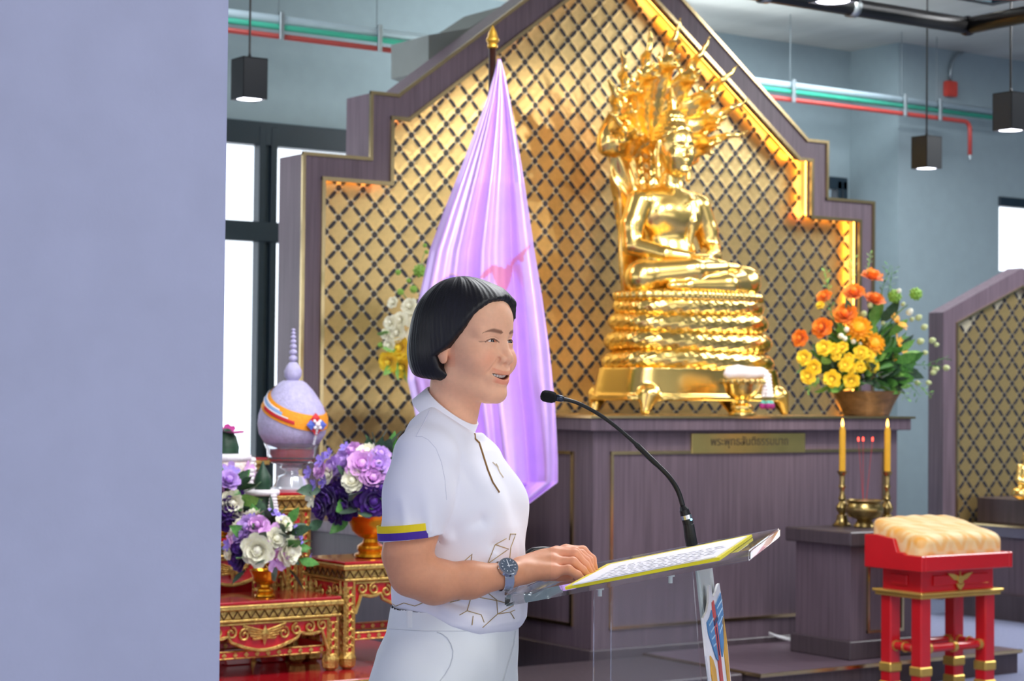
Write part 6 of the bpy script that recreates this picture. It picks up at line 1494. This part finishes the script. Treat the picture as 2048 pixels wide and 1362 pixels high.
# ------------------------------------------------------------------ purple flag
FD = 8.45
fp = atD(985, 100, FD); FPOS = (fp[0], fp[1], 0)
FG = thing('flag', 'purple satin flag hanging in folds from a dark pole with golden finial', 'flag', FPOS)
pz = atD(987, 97, FD)[2]; 
MB().lathe([(.21, 0), (.21, .03), (.16, .05), (.06, .07), (.03, .12), (.03, .2)], 24).build('base', m_woodd, FG, angle=35)
MB().tube([(0, 0, .1), (0, 0, pz)], .016, 12).build('pole', M('dark_pole', '2e1614', .3, coat=.4), FG, smooth=True)
ft = atD(988, 50, FD)[2]-pz
m_fin = M('finial_gold', 'd8a63c', .3, .6, var=.08)
MB().lathe([(.017, 0), (.022, .004), (.022, .016), (.018, .020), (.026, .028), (.029, .036), (.026, .042), (.022, .048), (.018, .066), (.010, .082), (.004, ft*.95), (.001, ft)], 18, (0, 0, pz)).build('finial', m_fin, FG, angle=50)
rows = [118, 150, 200, 260, 330, 420, 500, 600, 700, 760, 810, 860, 920, 965, 1014, 1108]
Lx = [996, 988, 973, 951, 924, 889, 860, 838, 820, 816, 828, 838, 850, 862, 875, 900]
Rx = [1000, 1009, 1019, 1030, 1042, 1056, 1068, 1085, 1099, 1105, 1110, 1113, 1116, 1116, 1050, 906]
NU, NV = 150, 300
ys = np.linspace(118, 1108, NV); Lp = np.interp(ys, rows, Lx); Rp = np.interp(ys, rows, Rx)
# straight lower hem: the corner at the right (1115,965) runs down-left to (1045,1014)
V = []; cols = []
poly_e = [(1063, 487), (1048, 512), (1050, 521), (1044, 524), (1036, 520), (1026, 530), (1024, 542), (1020, 560), (1014, 575), (1010, 592), (1000, 585), (990, 562), (985, 545), (978, 548), (970, 556), (960, 556), (966, 545), (976, 536), (986, 530), (1000, 533), (1010, 537), (1013, 528), (1020, 530), (1026, 518), (1040, 507)]
for j, y in enumerate(ys):
    v = j/(NV-1)
    for i in range(NU):
        u = i/(NU-1); px = Lp[j]+(Rp[j]-Lp[j])*u
        amp = .075*min(1, .10+v*1.25)
        ph = u*2*math.pi
        dep = amp*(.62*math.sin(2.6*ph+.9+.7*math.sin(v*3))+.34*math.sin(5.0*ph+1.5+1.4*v)+.12*math.sin(9*ph+3*v))+.02*math.sin(v*9+u*5)*v
        P0 = atD(px, y, FD-.02-.11*min(1, v*4)+dep)-np.array(FPOS); V.append(P0)
        c = (1, 1, 1)
        if inside(poly_e, px, y): c = (1.0, .52, .44)
        rr = math.hypot(px-905, y-577)
        if abs(rr-28) < 2: c = (1.05, .95, .55)
        elif rr < 26: c = (.55, .45, .8)
        cols.append(c)
me = bpy.data.meshes.new('flag_cloth'); me.from_pydata([tuple(p) for p in V], [], [(j*NU+i, j*NU+i+1, (j+1)*NU+i+1, (j+1)*NU+i) for j in range(NV-1) for i in range(NU-1)]); me.shade_smooth()
at = me.color_attributes.new('tint', 'FLOAT_COLOR', 'POINT'); at.data.foreach_set('color', np.c_[np.array(cols), np.ones(len(cols))].ravel())
m_satin = M('purple_satin', 'dcb2fb', .34, .5, var=.04, attr='tint', sheen=.3, coat=.3)
me.materials.append(m_satin); fo = put(bpy.data.objects.new('flag_cloth', me), FG); md = fo.modifiers.new('thickness', 'SOLIDIFY'); md.thickness = .003
